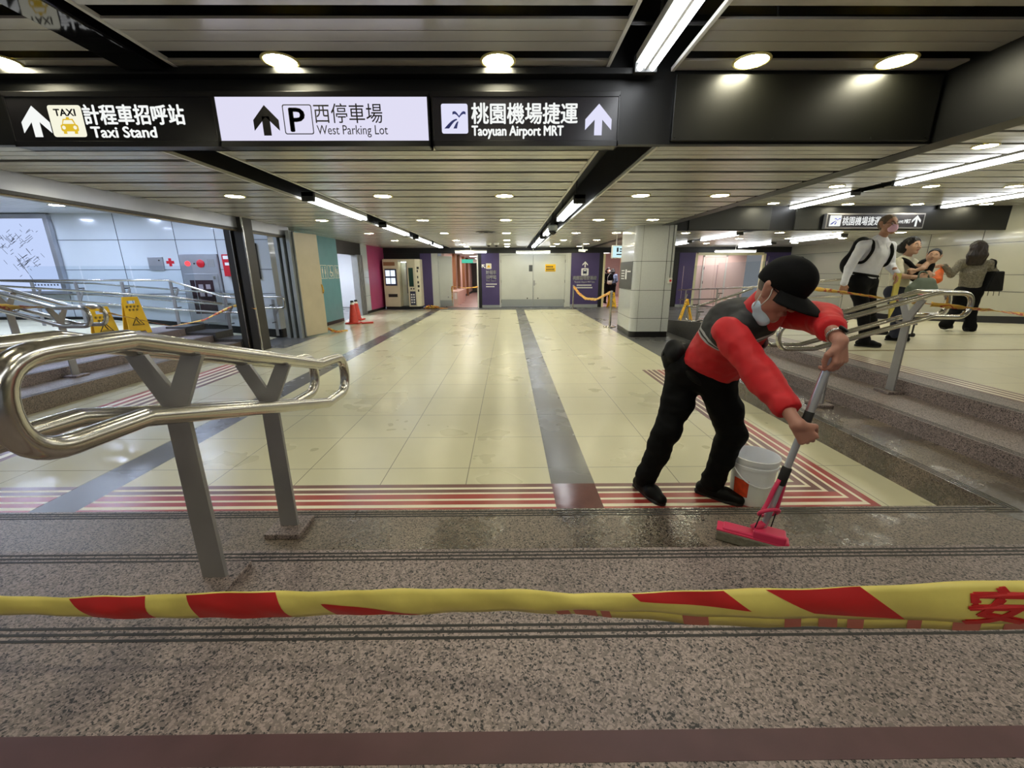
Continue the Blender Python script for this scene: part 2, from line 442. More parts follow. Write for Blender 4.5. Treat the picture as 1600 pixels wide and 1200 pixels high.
# landing floors beside the stairs
slab(4.31, 11.5, -6, 7.2, Z3+.0015, 'landing_tile', (4.31, 0, Z3), t=.0015)
slab(-14, -6.75, -6, 8.2, Z3+.0015, 'landing_tile', (-6.75, 0, Z3), t=.0015)
mb = MB()
for k in range(4): mb.box(4.03+.075*k, 4.03+.075*k+.04, -6, 6.6, Z3, Z3+.001)
struct('trim_5', mb, 'brown_inlay')
mb = MB()
for k in range(4): mb.box(4.07+.075*k, 4.105+.075*k, -6, 6.6, Z3, Z3+.0009)
struct('trim_6', mb, 'cream_inlay')
mb = MB()
for y, w in ((5.19, .075), (6.53, .04)): mb.box(4.4, 11.5, y, y+w, Z3+.0015, Z3+.0024)
struct('trim_7', mb, mat('ochre_inlay', S(134, 118, 78), .4))
# ramp that falls away behind the right-hand stairs, and its dark cheek
struct('floor', MB().prism([(4.05, 7.2, Z3), (4.05, 12.5, .002), (4.05, 12.5, -.02), (4.05, 7.2, -.02)], (7.45, 0, 0)), 'landing_tile', origin=(4.05, 7.2, 0))
struct('floor', MB().box(3.73, 11.5, 6.6, 7.2, -.02, Z3+.0012), 'landing_tile', origin=(3.73, 6.6, Z3))
struct('trim_8', MB().prism([(3.9, 7.2, Z3+.09), (3.9, 11.8, .15), (3.9, 11.8, -.01), (3.9, 7.2, -.01)], (.15, 0, 0)), 'granite_dark')
struct('trim_9', MB().box(R1, 3.73, 6.6, 6.72, -.01, .16).box(R2, 3.73, 6.6, 6.72, .16, .29).box(3.55, 3.9, 6.6, 7.2, -.01, Z3+.09), 'granite_dark')
# left-hand stairs end in dark stepped cheeks; a ramp runs beyond them along the back wall
struct('trim_10', MB().box(L3-.35, L3+.02, 7.7, 8.2, 0, Z3+.03).box(L3+.02, L2+.05, 7.7, 8.2, 0, Z2+.05).box(L2+.05, L1+.02, 7.7, 8.2, 0, Z1+.05), 'granite_dark')
struct('floor', MB().prism([(-14, 8.2, Z3), (-9, 8.2, Z3), (-5.3, 8.2, .002), (-5.3, 8.2, -.02), (-14, 8.2, -.02)], (0, 1.2, 0)), 'landing_tile')
struct('floor', MB().box(-14, -6.4, 7.7, 8.2, -.02, Z3+.001), 'granite')
# red and brown inlay bands along the foot of the stairs
ci = 0
def band(m, *boxes):
    global ci
    mb = MB()
    for x0, x1, y0, y1 in boxes: mb.box(x0, x1, y0, y1, 0, .0012)
    struct('trim_%d' % (11+ci), mb, m); ci += 1
YR = [2.583, 2.539, 2.513, 2.471, 2.45, 2.393, 2.37, 2.324, 2.29, 2.25]
XR = [2.005, 2.052, 2.075, 2.12, 2.148, 2.2, 2.222, 2.275, 2.298, 2.35]
XL = [-4.02-.062*k for k in range(10)]
for q, m in enumerate(('brown_inlay', 'brown_inlay', 'red_inlay', 'red_inlay', 'red_inlay')):
    a, b = YR[2*q], YR[2*q+1]; xa, xb = XR[2*q], XR[2*q+1]
    band(m if q > 1 else 'brown_inlay', (XL[2*q+1], -3.0, b, a), (-2.706, .294, b, a), (.594, xb, b, a))
    band(('brown_inlay', 'brown_inlay', 'brown_inlay', 'red_inlay', 'red_inlay')[q], (xa, xb, a, 6.0), (XL[2*q+1], XL[2*q], a, 7.4))
mb = MB()
for q in range(4):
    a, b = YR[2*q+1], YR[2*q+2]; xa, xb = XR[2*q+1], XR[2*q+2]
    mb.box(XL[2*q+2], -3.0, b, a, 0, .001).box(-2.706, .294, b, a, 0, .001).box(.594, xb, b, a, 0, .001)
    mb.box(xa, xb, a, 6.0, 0, .001).box(XL[2*q+2], XL[2*q+1], a, 7.4, 0, .001)
struct('trim_%d' % (11+ci), mb, 'cream_inlay'); ci += 1
struct('trim_%d' % (11+ci), MB().box(.294, .594, 2.25, 2.583, 0, .001), mat('strip_stain', S(104, 66, 64), .15, var=.15, scale=12, bump=.06)); ci += 1

# ------------------------------------------------------------------ ceilings of metal slats
def slats(name, segs, y0, y1, z, m, wide=.062, w=.125, thin=.008, n=3, shift=0.0):
    mb = MB(); y = y0+shift; k = 0
    while y < y1-.02:
        if k % (n+1) == n: y += wide; k += 1; continue
        ye = min(y+w, y1)
        for a, b in segs: mb.box(a, b, y+thin/2, ye-thin/2, z, z+.014)
        y = ye; k += 1
    return struct('ceiling', mb, m)
slats('c', [(-4.76, -2.76), (-2.32, .72), (1.17, 3.24)], YB+.06, YW, CF, 'slat', wide=.075, thin=.012)
struct('ceiling', MB().box(-5.05, -4.77, 9.5, YW, CF, CF+.02), 'slat')
slats('c', [(-4.76, -2.72), (-2.36, .72), (1.21, 3.24)], -3, YB-.01, CN, 'slat', wide=.118, w=.122, shift=.044)
slats('c', [(3.43, 6.28), (6.66, 9.66), (10.0, 11.5)], -3, 9.97, CN, 'slat')
slats('c', [(3.43, 5.75), (6.05, 11.5)], 10.05, YW, CF, 'slat')
slats('c', [(-14, -4.9)], -2, 9.4, 2.66, 'slat_white', wide=.03, w=.11, n=1, thin=.004)
struct('ceiling', MB().box(-15, 12, -6, 33, 3.2, 3.25), 'black')  # black plenum lid over the slats, added to seal out world light
# white angle strips along the light slots
mb = MB()
for x in (-2.76, -2.32, .72, 1.17): mb.box(x-.012, x+.012, YB+.06, YW, CF-.006, CF+.02)
for x in (-2.72, -2.36, .72, 1.21): mb.box(x-.012, x+.012, -3, YB-.01, CN-.006, CN+.02)
struct('trim_30', mb, 'trim_white')
mb = MB()
for a, b in ((-2.76, -2.32), (.72, 1.17)):
    mb.box(a, a+.02, YB+.06, YW, CF+.02, CF+.4).box(b-.02, b, YB+.06, YW, CF+.02, CF+.4).box(a, b, YB+.06, YW, CF+.4, CF+.42)
struct('trim_31', mb, 'black')
# dim pipes and hangers seen through the gaps
mb = MB(); rr = random.Random(3)
for k in range(26):
    x = -4.5+k*.31; y = rr.uniform(-1, 3.2); mb.cyl((x, y, CN+.05), (x+rr.uniform(-.1, .1), y+.05, CN+.33), .006, seg=6)
for y in (3.08, 2.5, 1.9): mb.cyl((-4.7, y, CN+.12), (3.2, y+.04, CN+.1), .012, seg=6)
struct('trim_32', mb, 'pipework')

# ------------------------------------------------------------------ bulkheads
struct('wall_ceiling_drop', MB().box(-4.9, 3.24, YB, YB+.06, CF-.004, 3.2), 'bulkhead_paint')
struct('trim_33', MB().box(1.235, 3.2, YB-.035, YB, CF+.01, CN-.03), mat('bulkhead_cover', S(17, 17, 12), .40), bevel=.004)
struct('trim_34', MB().box(-4.9, 1.0, YB-.09, YB, 2.80, CN-.01), 'bulkhead_paint', bevel=.004)
struct('wall_beam', MB().box(3.24, 3.43, -3, YW, CF-.006, 3.2), 'bulkhead_paint')
struct('wall_crossbeam', MB().box(3.43, 11.5, 9.98, 10.05, 2.335, 3.2), 'bulkhead_paint')
struct('trim_35', MB().box(4.13, 5.98, 9.94, 9.98, 2.35, CN-.02).box(6.55, 7.1, 9.94, 9.98, 2.35, CN-.02), mat('bulkhead_panel', S(44, 44, 38), .4), bevel=.004)
mb = MB()
for x in (1.26, 2.0, 2.75, 3.17): mb.lathe((x, YB-.035, CF+.03), [(.006, 0), (.006, -.004)], 8, (0, -1, 0))
struct('trim_36', mb, 'trim_white')

# ------------------------------------------------------------------ pillar on the right
mb = MB(); P = [(2.72+.13, 9.17), (3.56, 9.17), (3.56, 10.6), (2.72, 10.6), (2.72, 9.30)]
P = [(3.56, 9.17), (3.56, 10.6), (2.80, 10.6)]+[(2.72+.13-.13*math.cos(math.radians(t)), 9.30-.13*math.sin(math.radians(t))) for t in range(0, 91, 15)]
struct('wall_pillar', mb.prism([(x, y, .13) for x, y in P], (0, 0, CF-.13)), 'pillar_panel')
cx, cy = 3.15, 9.9
struct('baseboard_pillar', MB().prism([(cx+(x-cx)*.985, cy+(y-cy)*.985, 0) for x, y in P], (0, 0, .13)), 'sign_black')
mb = MB()
for z in (.42, 1.03, 1.64): mb.prism([(cx+(x-cx)*1.002, cy+(y-cy)*1.002, z) for x, y in P], (0, 0, .009))
mb.box(3.40, 3.408, 9.166, 9.17, .13, CF).box(2.865, 2.869, 9.167, 9.17, .13, CF)
struct('trim_37', mb, 'joint_dark')

# ------------------------------------------------------------------ far wall
struct('wall_far', MB().box(-5.1, -3.58, YW, YW+.1, 0, CF).box(-5.1, 11.6, YW-.02, YW+.1, 2.165, CF+.05).box(3.71, 3.87, YW, YW+.1, 0, 2.17).box(-1.235, -1.10, YW, YW+.1, 0, 2.17)
       .box(5.6, 6.97, YW, YW+.1, 0, 2.17), 'black')
def wallpiece(name, x0, x1, z0, z1, m, y0=YW-.03, y1=YW+.1): return struct(name, MB().box(x0, x1, y0, y1, z0, z1), m)
PUR_L = wallpiece('wall_purple_left', -1.10, -.37, .10, 2.165, 'purple')
PUR_R = wallpiece('wall_purple_right', 2.56, 3.71, .12, 2.165, 'purple')
wallpiece('wall_purple_corner', -3.58, -3.13, .05, 2.165, 'purple')
wallpiece('wall_purple_ramp', 6.97, 7.62, .10, 2.165, 'purple')
wallpiece('wall_purple_end', 10.5, 11.5, .10, 2.165, 'purple')
struct('baseboard_far', MB().box(-1.10, -.37, YW-.035, YW+.1, 0, .10).box(2.56, 3.71, YW-.035, YW+.1, 0, .12).box(6.97, 7.62, YW-.035, YW+.1, 0, .1).box(10.5, 11.5, YW-.035, YW+.1, 0, .1), 'kick')
wallpiece('wall_white_left', -3.13, -2.88, .02, 2.165, 'door_grey', YW-.02)
wallpiece('wall_white_right', 2.385, 2.56, .02, 2.165, 'door_grey', YW-.02)
# leaf of the left fire door, folded back
d1 = struct('door_1', MB().box(-2.88, -2.32, YW+.14, YW+.19, .03, 2.06), 'door_grey')
struct('kick_plate', MB().box(-2.86, -2.34, YW+.134, YW+.14, .03, .3), 'kick', d1)
struct('door_knob', MB().lathe((-2.52, YW+.134, .42), [(.03, 0), (.035, -.02), (.02, -.035)], 12, (0, -1, 0)), 'brushed', d1)
struct('door_edge', MB().box(-1.29, -1.235, YW-.02, YW+.08, 0, 2.1), 'trim_white', d1)
# pair of grey fire doors
fr = struct('door_2', MB().box(-.37, -.31, YW-.01, YW+.1, 0, 2.16).box(2.33, 2.385, YW-.01, YW+.1, 0, 2.16).box(-.31, 2.33, YW-.01, YW+.1, 2.09, 2.16), 'door_grey')
for x0, x1 in ((-.305, 1.005), (1.017, 2.325)):
    struct('door_leaf', MB().box(x0, x1, YW+.02, YW+.06, .03, 2.085), 'door_grey', fr, bevel=.004)
    struct('kick_plate', MB().box(x0+.01, x1-.01, YW+.014, YW+.02, .03, .33), 'kick', fr)
struct('push_plate', MB().box(.84, .985, YW+.012, YW+.02, 1.45, 1.70), 'grey_dark', fr, bevel=.003)
struct('door_handle', MB().box(1.035, 1.085, YW-.0, YW+.02, .88, 1.09).cyl((1.06, YW-.02, .95), (1.15, YW-.02, .95), .012), 'brushed', fr)
struct('floor_bolt', MB().box(1.03, 1.045, YW+.005, YW+.02, .05, .8), 'kick', fr)
for x in (.78, 1.22): struct('door_stop', MB().lathe((x, YW+.014, .37), [(.025, 0), (.03, -.02), (.02, -.04)], 12, (0, -1, 0)), 'rubber', fr)
mb = MB()
for x in (-.31, 2.33):
    for z in (.25, 1.05, 1.85): mb.cyl((x, YW+.01, z-.06), (x, YW+.01, z+.06), .012, seg=8)
struct('hinge', mb, 'dark_steel', fr)
# passage behind the left opening
struct('floor', MB().box(-3.2, -.9, 17.5, 31, -.03, .001), 'pink_floor', origin=(-3.2, 17.5, 0))
struct('wall_passage_left', MB().box(-2.75, -2.65, 17.62, 31, 0, 2.4), 'pinkish_wall')
struct('wall_passage_right', MB().box(-1.0, -.9, 17.5, 31, 0, 2.4), 'pinkish_wall')
struct('wall_passage_end', MB().box(-3.2, -.9, 30.9, 31, 0, 2.4), 'grey_dark')
struct('ceiling', MB().box(-3.2, -.9, 17.5, 31, 2.28, 2.33), 'slat_white')
mb = MB()
for y in (20.2, 22.0, 24.3, 26.5): mb.box(-2.65, -2.52, y, y+.35, 0, 2.28)
struct('trim_38', mb, 'brown_wood')
struct('baseboard_passage', MB().box(-2.65, -2.62, 17.62, 30.9, 0, .12), 'joint_dark')
# hall behind the right opening
struct('floor', MB().box(3.6, 8.6, 17.5, 27, -.03, .001), 'pink_floor', origin=(3.6, 17.5, 0))
struct('wall_hall_end', MB().box(3.6, 8.6, 27, 27.1, 0, 2.6), 'pinkish_wall')
struct('wall_hall_left', MB().box(3.5, 3.6, 17.5, 27, 0, 2.6), 'pinkish_wall')
struct('ceiling', MB().box(3.6, 8.6, 17.5, 27, 2.45, 2.5), 'pinkish_wall')
struct('trim_39', MB().box(6.3, 6.75, 23.5, 24, 0, 2.4), 'brown_wood')
struct('trim_40', MB().box(3.87, 3.95, YW-.03, YW+.1, 0, 2.12).box(7.62, 7.72, YW-.03, YW+.1, 0, 2.12).box(10.4, 10.5, YW-.03, YW+.1, 0, 2.12).box(7.72, 10.4, YW-.03, YW+.1, 2.06, 2.165), mat('door_cream', S(228, 220, 176), .4))
# pale lobby seen behind the ramp
struct('wall_lobby', MB().box(7.72, 10.4, 18.6, 18.7, 0, 2.3), 'pinkish_wall')
struct('floor', MB().box(7.72, 10.4, 17.5, 18.7, -.03, .001), 'pink_floor', origin=(7.72, 17.5, 0))
struct('ceiling', MB().box(7.72, 10.4, 17.5, 18.7, 2.25, 2.3), 'pinkish_wall')
d3 = struct('door_3', MB().box(8.5, 8.56, 18.56, 18.6, 0, 2.1).box(9.5, 9.56, 18.56, 18.6, 0, 2.1).box(8.5, 9.56, 18.56, 18.6, 2.04, 2.1), 'trim_white')
struct('door_leaf', MB().box(8.57, 9.02, 18.57, 18.6, .02, 2.03).box(9.03, 9.49, 18.57, 18.6, .02, 2.03), 'pinkish_wall', d3)
struct('hinge', MB().box(8.55, 8.575, 18.55, 18.57, 1.5, 1.62).box(8.55, 8.575, 18.55, 18.57, .9, 1.02), 'dark_steel', d3)
# ------------------------------------------------------------------ right-hand wall of pale panels
struct('wall_right', MB().box(11.5, 11.6, -6, YW, 0, 3.2), 'wall_panel_warm')
mb = MB()
for z in (.95, 1.33, 2.05): mb.box(11.494, 11.5, -6, YW, z, z+.01)
for k in range(12): mb.box(11.494, 11.5, 1.3*k, 1.3*k+.008, .1, 2.4)
struct('trim_41', mb, 'joint_dark')
struct('baseboard_right', MB().prism([(11.47, -6, Z3), (11.47, 7.2, Z3), (11.47, 12.5, 0), (11.47, YW, 0), (11.47, YW, .16), (11.47, 12.5, .16), (11.47, 7.2, Z3+.16), (11.47, -6, Z3+.16)], (.03, 0, 0)), 'black')
struct('trim_42', MB().box(11.485, 11.5, 8.75, 9.05, .72, .98), mat('vent_grey', S(150, 150, 134), .5))
# ------------------------------------------------------------------ left side: walls, header, shutter column
struct('wall_left_room', MB().box(-14, -5.2, 9.4, 9.55, 0, 2.75), 'wall_panel')
struct('wall_left_corner', MB().box(-5.3, -5.2, 9.55, 10.3, 0, 2.75).box(-5.3, -5.05, 10.05, 10.3, 0, 2.4), 'wall_panel')
mb = MB()
for z in (.98, 1.5, 2.12): mb.box(-14, -5.2, 9.395, 9.4, z, z+.011)
for x in (-11.1, -9.77, -8.41, -7.19, -6.33): mb.box(x, x+.01, 9.395, 9.4, .2, 2.7)
struct('trim_43', mb, 'joint_dark')
struct('baseboard_left', MB().prism([(-14, 9.37, Z3), (-9, 9.37, Z3), (-5.3, 9.37, 0), (-5.18, 9.37, 0), (-5.18, 9.37, .19), (-5.3, 9.37, .19), (-9, 9.37, Z3+.06), (-14, 9.37, Z3+.06)], (0, .03, 0)).box(-5.2, -5.17, 9.4, 10.2, 0, .19), 'black')
struct('wall_left_header', MB().box(-4.86, -4.77, YB, 9.5, 2.2, CF+.3), 'steel_sheet')
struct('trim_44', MB().box(-4.9, -4.76, YB, 9.5, 2.165, 2.2), 'dark_steel')
struct('trim_45', MB().box(-4.875, -4.79, YB, 9.5, 2.15, 2.166), mat('bronze', S(120, 108, 84), .4, metal=.6))
struct('wall_shutter_column', MB().box(-5.03, -4.90, 7.72, 8.02, 0, CF).box(-4.84, -4.68, 7.72, 8.02, 0, CF), mat('shutter_bronze', S(50, 47, 42), .45, metal=.2), bevel=.006)
struct('trim_46', MB().box(-4.90, -4.84, 7.76, 8.02, 0, CF), 'black')
struct('trim_47', MB().box(-4.695, -4.672, 7.71, 7.735, 0, CF).box(-4.91, -4.895, 7.7, 7.72, 0, CF), 'steel')
struct('trim_48', MB().box(-5.0, -4.93, 9.25, 9.45, 0, 2.3).box(-4.86, -4.80, 9.25, 9.45, 0, 2.3).box(-4.73, -4.66, 9.25, 9.45, 0, 2.3), 'kick')
struct('trim_49', MB().box(-5.05, -4.66, 9.38, 9.5, 0, 2.3), 'black')
d4 = struct('door_4', MB().prism([(-4.64, 9.36, .03), (-4.60, 9.34, .03), (-4.40, 9.99, .03), (-4.44, 10.0, .03)], (0, 0, 2.24)), 'door_beige')
struct('door_edge', MB().prism([(-4.655, 9.36, .02), (-4.64, 9.355, .02), (-4.60, 9.335, .02), (-4.615, 9.33, .02)], (0, 0, 2.26)), 'kick', d4)
def leftwall(name, y0, y1, z0, z1, m, x=-5.05, t=.15): return struct(name, MB().box(x-t, x, y0, y1, z0, z1), m)
TEAL = leftwall('wall_teal', 10.0, 12.7, .09, 2.75, 'teal')
leftwall('wall_pink', 15.36, 17.4, .09, 2.75, 'pink')
leftwall('wall_left_panel', 14.75, 15.36, .09, 2.75, 'wall_panel')
leftwall('wall_left_lintel', 12.7, 14.75, 1.98, 2.75, 'dark_steel', -5.07)
struct('baseboard_left_hall', MB().box(-5.2, -5.045, 10.0, 12.7, 0, .09).box(-5.2, -5.045, 14.75, 17.1, 0, .09), 'black')
mb = MB()
for y in (14.2, 14.36, 14.52, 14.66): mb.box(-5.2, -5.0, y, y+.07, 0, 2.0)
struct('trim_50', mb, 'brushed')
mb = MB()
for z in (.62, 1.25): mb.box(-5.05, -5.046, 14.75, 15.36, z, z+.008)
struct('trim_51', mb, 'joint_dark')
# bright room behind that opening
struct('wall_side_room', MB().box(-8.1, -8.0, 10.4, 18, 0, 2.6).box(-8, -5.2, 17.9, 18, 0, 2.6).box(-8, -5.25, 10.4, 10.5, 0, 2.6), 'wall_panel')
struct('ceiling', MB().box(-8, -5.2, 10.4, 18, 2.5, 2.55), 'slat_white')
struct('trim_52', MB().box(-8.0, -7.4, 11, 17.5, .72, .82).box(-8, -7.5, 11, 17.5, 0, .2), 'white')
struct('baseboard_side_room', MB().box(-7.4, -7.36, 11, 17.5, 0, .2), 'black')
struct('trim_53', MB().box(5.75, 6.05, 10.05, YW, CF+.36, CF+.40).box(8.7, 9.1, 10.05, YW, CF+.36, CF+.40), 'black')
# ------------------------------------------------------------------ lamps
ORD = ['first', 'second', 'third', 'fourth', 'fifth', 'sixth', 'seventh']
mat('ring_glow_tint', S(226, 214, 140), .4)  # yellow in the ring colour stands in for the glowing lens rim
def make_downlight(glowmat, name='downlight'):
    t = thing(name, 'x', 'ceiling light')
    build('trim_ring', MB().lathe((0, 0, 0), [(.105, .004), (.122, .002), (.126, -.004), (.118, -.010), (.106, -.008), (.104, .004)], 28), 'ring_glow_tint', t, smooth=True)
    build('lens', MB().lathe((0, 0, 0), [(.105, .002), (.105, -.005), (.08, -.009), (.0001, -.011)], 28), glowmat, t, smooth=True)
    return t
dl0 = make_downlight('down_glow'); used = [False]
def downlight(x, y, z, label, group):
    if not used[0]:
        used[0] = True; dl0.location = (x, y, z); dl0['label'] = label; dl0['group'] = group; return
    dup(dl0, (x, y, z), label, group)
for i, x in enumerate((-3.51, -1.573, -.065, 1.707, 2.725)):
    downlight(x, 3.342, CN, 'big round warm downlight in front of the dark ceiling drop, %s from the left' % ORD[i], 'downlights above the landing')
for x in (-3.5, -1.57, -.065, 1.7):  # rows overhead and behind the camera, out of view, added for lighting
    for y in (.9, -1.6): downlight(x, y, CN, 'unseen warm downlight added to light the landing around the viewer', 'added downlights out of view')
for j, y in enumerate((5.69, 8.22, 10.9, 13.3, 15.1, 16.5)):
    for i, x in enumerate((-3.48, -1.60, -.047, 1.70, 2.72)):
        if i == 0 and j > 3: continue
        downlight(x, y, CF, 'round warm downlight in the %s row beyond the hanging signs, %s from the left' % (ORD[j], ORD[i + (1 if j > 3 else 0) - (1 if j > 3 else 0)]), 'downlights over the concourse')
k = 0
for x, y in ((5.64, 5.36), (5.71, 7.72), (7.37, 7.73), (8.85, 7.75), (5.75, 9.55), (7.49, 9.69), (9.05, 9.71), (10.6, 9.72), (5.6, 3.0), (7.4, 3.0), (9.0, 5.4), (9, 1.2), (6, .6)):  # the entries nearest the camera are out of view, added for light
    row = 0 if y < 6 else (1 if y < 8 else 2)
    downlight(x, y, CN, ('warm downlight over the right landing, %s row, %s from the left' % (ORD[row], ORD[sorted((q for q in (5.64, 9.0) if row == 0) if row == 0 else ((5.71, 7.37, 8.85) if row == 1 else (5.75, 7.49, 9.05, 10.6))).index(x)])) if y > 5 else 'unseen warm downlight added to light the near end of the right landing', 'downlights over the right landing')
for j, y in enumerate((11.0, 12.9, 15.0)):
    for i, x in enumerate((4.5, 6.9, 8.4, 10.0)):
        downlight(x, y, CF, 'small downlight behind the right crossbeam, row %s, %s from the left' % (('one', 'two', 'three')[j], ORD[i]), 'downlights beyond the crossbeam')
cold0 = make_downlight('cold_glow', 'cold_downlight')
cs = [(-8.3, 6.4), (-9.6, 6.4), (-7.0, 6.4), (-8.4, 8.3), (-10, 8.3), (-6.6, 8.3), (-6.2, 4.2), (-8.2, 4.2)]
for i, (x, y) in enumerate(cs):
    lab = 'bluish white downlight in the side corridor ceiling, %s from the left in the %s row' % (ORD[sorted(q for q, w in cs if w == y).index(x)], {4.2: 'near', 6.4: 'middle', 8.3: 'far'}[y])
    if i == 0: cold0.location = (x, y, 2.66); cold0['label'] = lab; cold0['group'] = 'cold downlights of the side corridor'
    else: dup(cold0, (x, y, 2.66), lab, 'cold downlights of the side corridor')

def make_batten(L):
    """twin-tube fluorescent fixture along y, starting at its origin"""
    t = thing('fluorescent_light', 'x', 'ceiling light')
    build('hanger', MB().cyl((0, .3, .08), (0, .3, .46), .008, seg=6).cyl((0, L-.3, .08), (0, L-.3, .46), .008, seg=6), 'grey_dark', t)
    build('housing', MB().box(-.075, .075, 0, L, .03, .085).box(-.012, .012, .02, L-.02, -.01, .03), 'trim_white', t, bevel=.004)
    for s in (-1, 1):
        build('tube', MB().tube([(s*.045, .05, 0), (s*.045, L-.05, 0)], .021, 12), 'tube_glow', t, smooth=True)
    for y0, y1 in ((0, .05), (L-.05, L)):
        build('lamp_holder', MB().box(-.08, .08, y0, y1, -.028, .085), 'grey_dark', t, bevel=.004)
    return t
bt0 = make_batten(2.15); ub = [False]
def batten(x, y, z, label, group):
    if not ub[0]:
        ub[0] = True; bt0.location = (x, y, z); bt0['label'] = label; bt0['group'] = group; return
    dup(bt0, (x, y, z), label, group)
batten(.98, 1.27, CN-.03, 'twin fluorescent light above the landing, right of the airport sign', 'lights in the right slot')
batten(.98, -1.9, CN-.03, 'unseen twin fluorescent light added for lighting in the right slot behind the viewer', 'lights in the right slot')  # off-frame fixture, added to light the landing
for i, y in enumerate((6.0, 9.2, 12.2, 14.55)): batten(.97, y, CF-.02, 'twin fluorescent light in the right ceiling slot, %s beyond the signs' % ORD[i], 'lights in the right slot')
for i, y in enumerate((5.78, 9.05, 12.2, 14.6)): batten(-2.60, y, CF-.02, 'twin fluorescent light in the left ceiling slot, %s beyond the signs' % ORD[i], 'lights in the left slot')
for i, y in enumerate((2.0, 5.25, 8.2)): batten(6.46, y, CN-.04, 'twin fluorescent light over the right landing, %s along the near slot' % ORD[i], 'lights over the right landing')
for i, y in enumerate((4.6, 7.8)): batten(9.84, y, CN-.04, 'twin fluorescent light near the right wall, %s along its slot' % ORD[i], 'lights over the right landing')
for i, y in enumerate((11.0, 14.0)): batten(5.9, y, CF-.03, 'twin fluorescent light behind the crossbeam, %s in the slot above the ramp' % ORD[i], 'lights beyond the crossbeam')
for i, y in enumerate((11.4, 14.4)): batten(8.9, y, CF-.05, 'twin fluorescent light behind the crossbeam, %s along the right wall' % ORD[i], 'lights beyond the crossbeam')
# long lamps across the passage in front of the far doors
for x0, x1, y, z, lab in ((-2.1, -.85, 16.9, 2.19, 'long white tube light above the left passage opening'), (.3, 1.65, 16.9, 2.17, 'long white tube light hanging above the grey double doors'), (8.0, 9.6, 16.6, 2.17, 'long white tube light above the pale lobby opening')):
    t = thing('tube_light', lab, 'ceiling light', ((x0+x1)/2, y, z))
    build('housing', MB().box(x0, x1, y-.05, y+.05, z+.02, z+.07), 'trim_white', t)
    build('tube', MB().tube([(x0+.02, y, z), (x1-.02, y, z)], .03, 12), 'tube_glow', t, smooth=True)
    build('drop_rod', MB().cyl(((x0+x1)/2, y, z+.06), ((x0+x1)/2, y, 3.2), .012, seg=8), 'trim_white', t)
# plain panel lamps in the side rooms
def panel_lamp(x0, x1, y0, y1, z, col, L, lab):
    t = thing('panel_light', lab, 'ceiling light', ((x0+x1)/2, (y0+y1)/2, z))
    m = glow('panel_'+str(len(MAT)), col, L)
    build('diffuser', MB().box(x0, x1, y0, y1, z-.02, z), m, t)
    build('frame', MB().box(x0-.03, x1+.03, y0-.03, y0, z-.03, z).box(x0-.03, x1+.03, y1, y1+.03, z-.03, z).box(x0-.03, x0, y0, y1, z-.03, z).box(x1, x1+.03, y0, y1, z-.03, z), 'trim_white', t)
panel_lamp(-2.1, -1.6, 19, 20, 2.28, (1, .9, .84, 1), 14, 'ceiling panel light at the near end of the pink passage')
panel_lamp(-2.1, -1.6, 23, 24, 2.28, (1, .9, .84, 1), 14, 'ceiling panel light in the middle of the pink passage')
panel_lamp(-2.1, -1.6, 27, 28, 2.28, (1, .9, .84, 1), 14, 'ceiling panel light at the far end of the pink passage')
panel_lamp(4.2, 5.6, 19, 20, 2.45, (1, .9, .88, 1), 12, 'ceiling panel light in the hall behind the barrier posts')
panel_lamp(4.2, 5.6, 23, 24, 2.45, (1, .9, .88, 1), 12, 'ceiling panel light deep in the hall behind the barrier posts')
panel_lamp(8.4, 9.8, 17.8, 18.3, 2.25, (1, .9, .88, 1), 9, 'ceiling panel light in the pale lobby')
panel_lamp(-7.4, -5.8, 12.4, 13.4, 2.5, (.86, .92, 1, 1), 24, 'ceiling panel light in the near half of the bright side room')
panel_lamp(-7.4, -5.8, 15, 16, 2.5, (.86, .92, 1, 1), 24, 'ceiling panel light in the far half of the bright side room')

# ------------------------------------------------------------------ hanging signs
YS = 3.36
def SX(u): return -2.097+(u-331)*.004547
def SZ(v): return 2.645-(v-148)*.00396
def sign_box(name, u0, u1, face, label):
    t = thing(name, label, 'sign', ((SX(u0)+SX(u1))/2, YS+.06, 2.33))
    x0, x1 = SX(u0), SX(u1)
    build('frame', MB().box(x0, x1, YS, YS+.125, SZ(148)-.004, SZ(148)+.03).box(x0, x1, YS, YS+.125, SZ(229), SZ(219.5)).box(x0, x0+.012, YS, YS+.125, SZ(229), SZ(146)).box(x1-.012, x1, YS, YS+.125, SZ(229), SZ(146)).box(x0, x1, YS+.1, YS+.125, SZ(229), SZ(146)), 'sign_black', t, bevel=.002)
    build('face_panel', MB().box(x0+.012, x1-.012, YS+.006, YS+.016, SZ(219.5), SZ(148)-.004), face, t)
    return t
YF = YS+.005
def on(mb, polys, dy=0):
    for p in polys: mb.prism([(x, YF-dy, z) for x, z in p], (0, -.0015, 0))
    return mb
def arrow(mb, cu, v0, v1, wu, dy=0):
    h = SZ(v0)-SZ(v1); a, b = arrow_up(SX(cu), SZ(v1), h, wu*.004547, .055)
    return on(mb, (a, b), dy)
mat('sign_face_dark', S(30, 29, 32), .25)
s1 = sign_box('taxi_sign', 5, 331, 'sign_face_dark', 'black hanging sign pointing to the taxi stand, leftmost of the row')
build('arrow', arrow(MB(), 46, 163, 213, 44), 'sign_letter', s1)
pl = build('taxi_plate', on(MB(), [rrect(SX(70), SZ(213), SX(122), SZ(162), .018)]), 'taxi_plate', s1)
build('plate_text', text_mb('TAXI', .062, (SX(79), YF-.002, SZ(179)), width=.15, bold=.002), 'ink', pl)
mb = MB(); cx = SX(98)
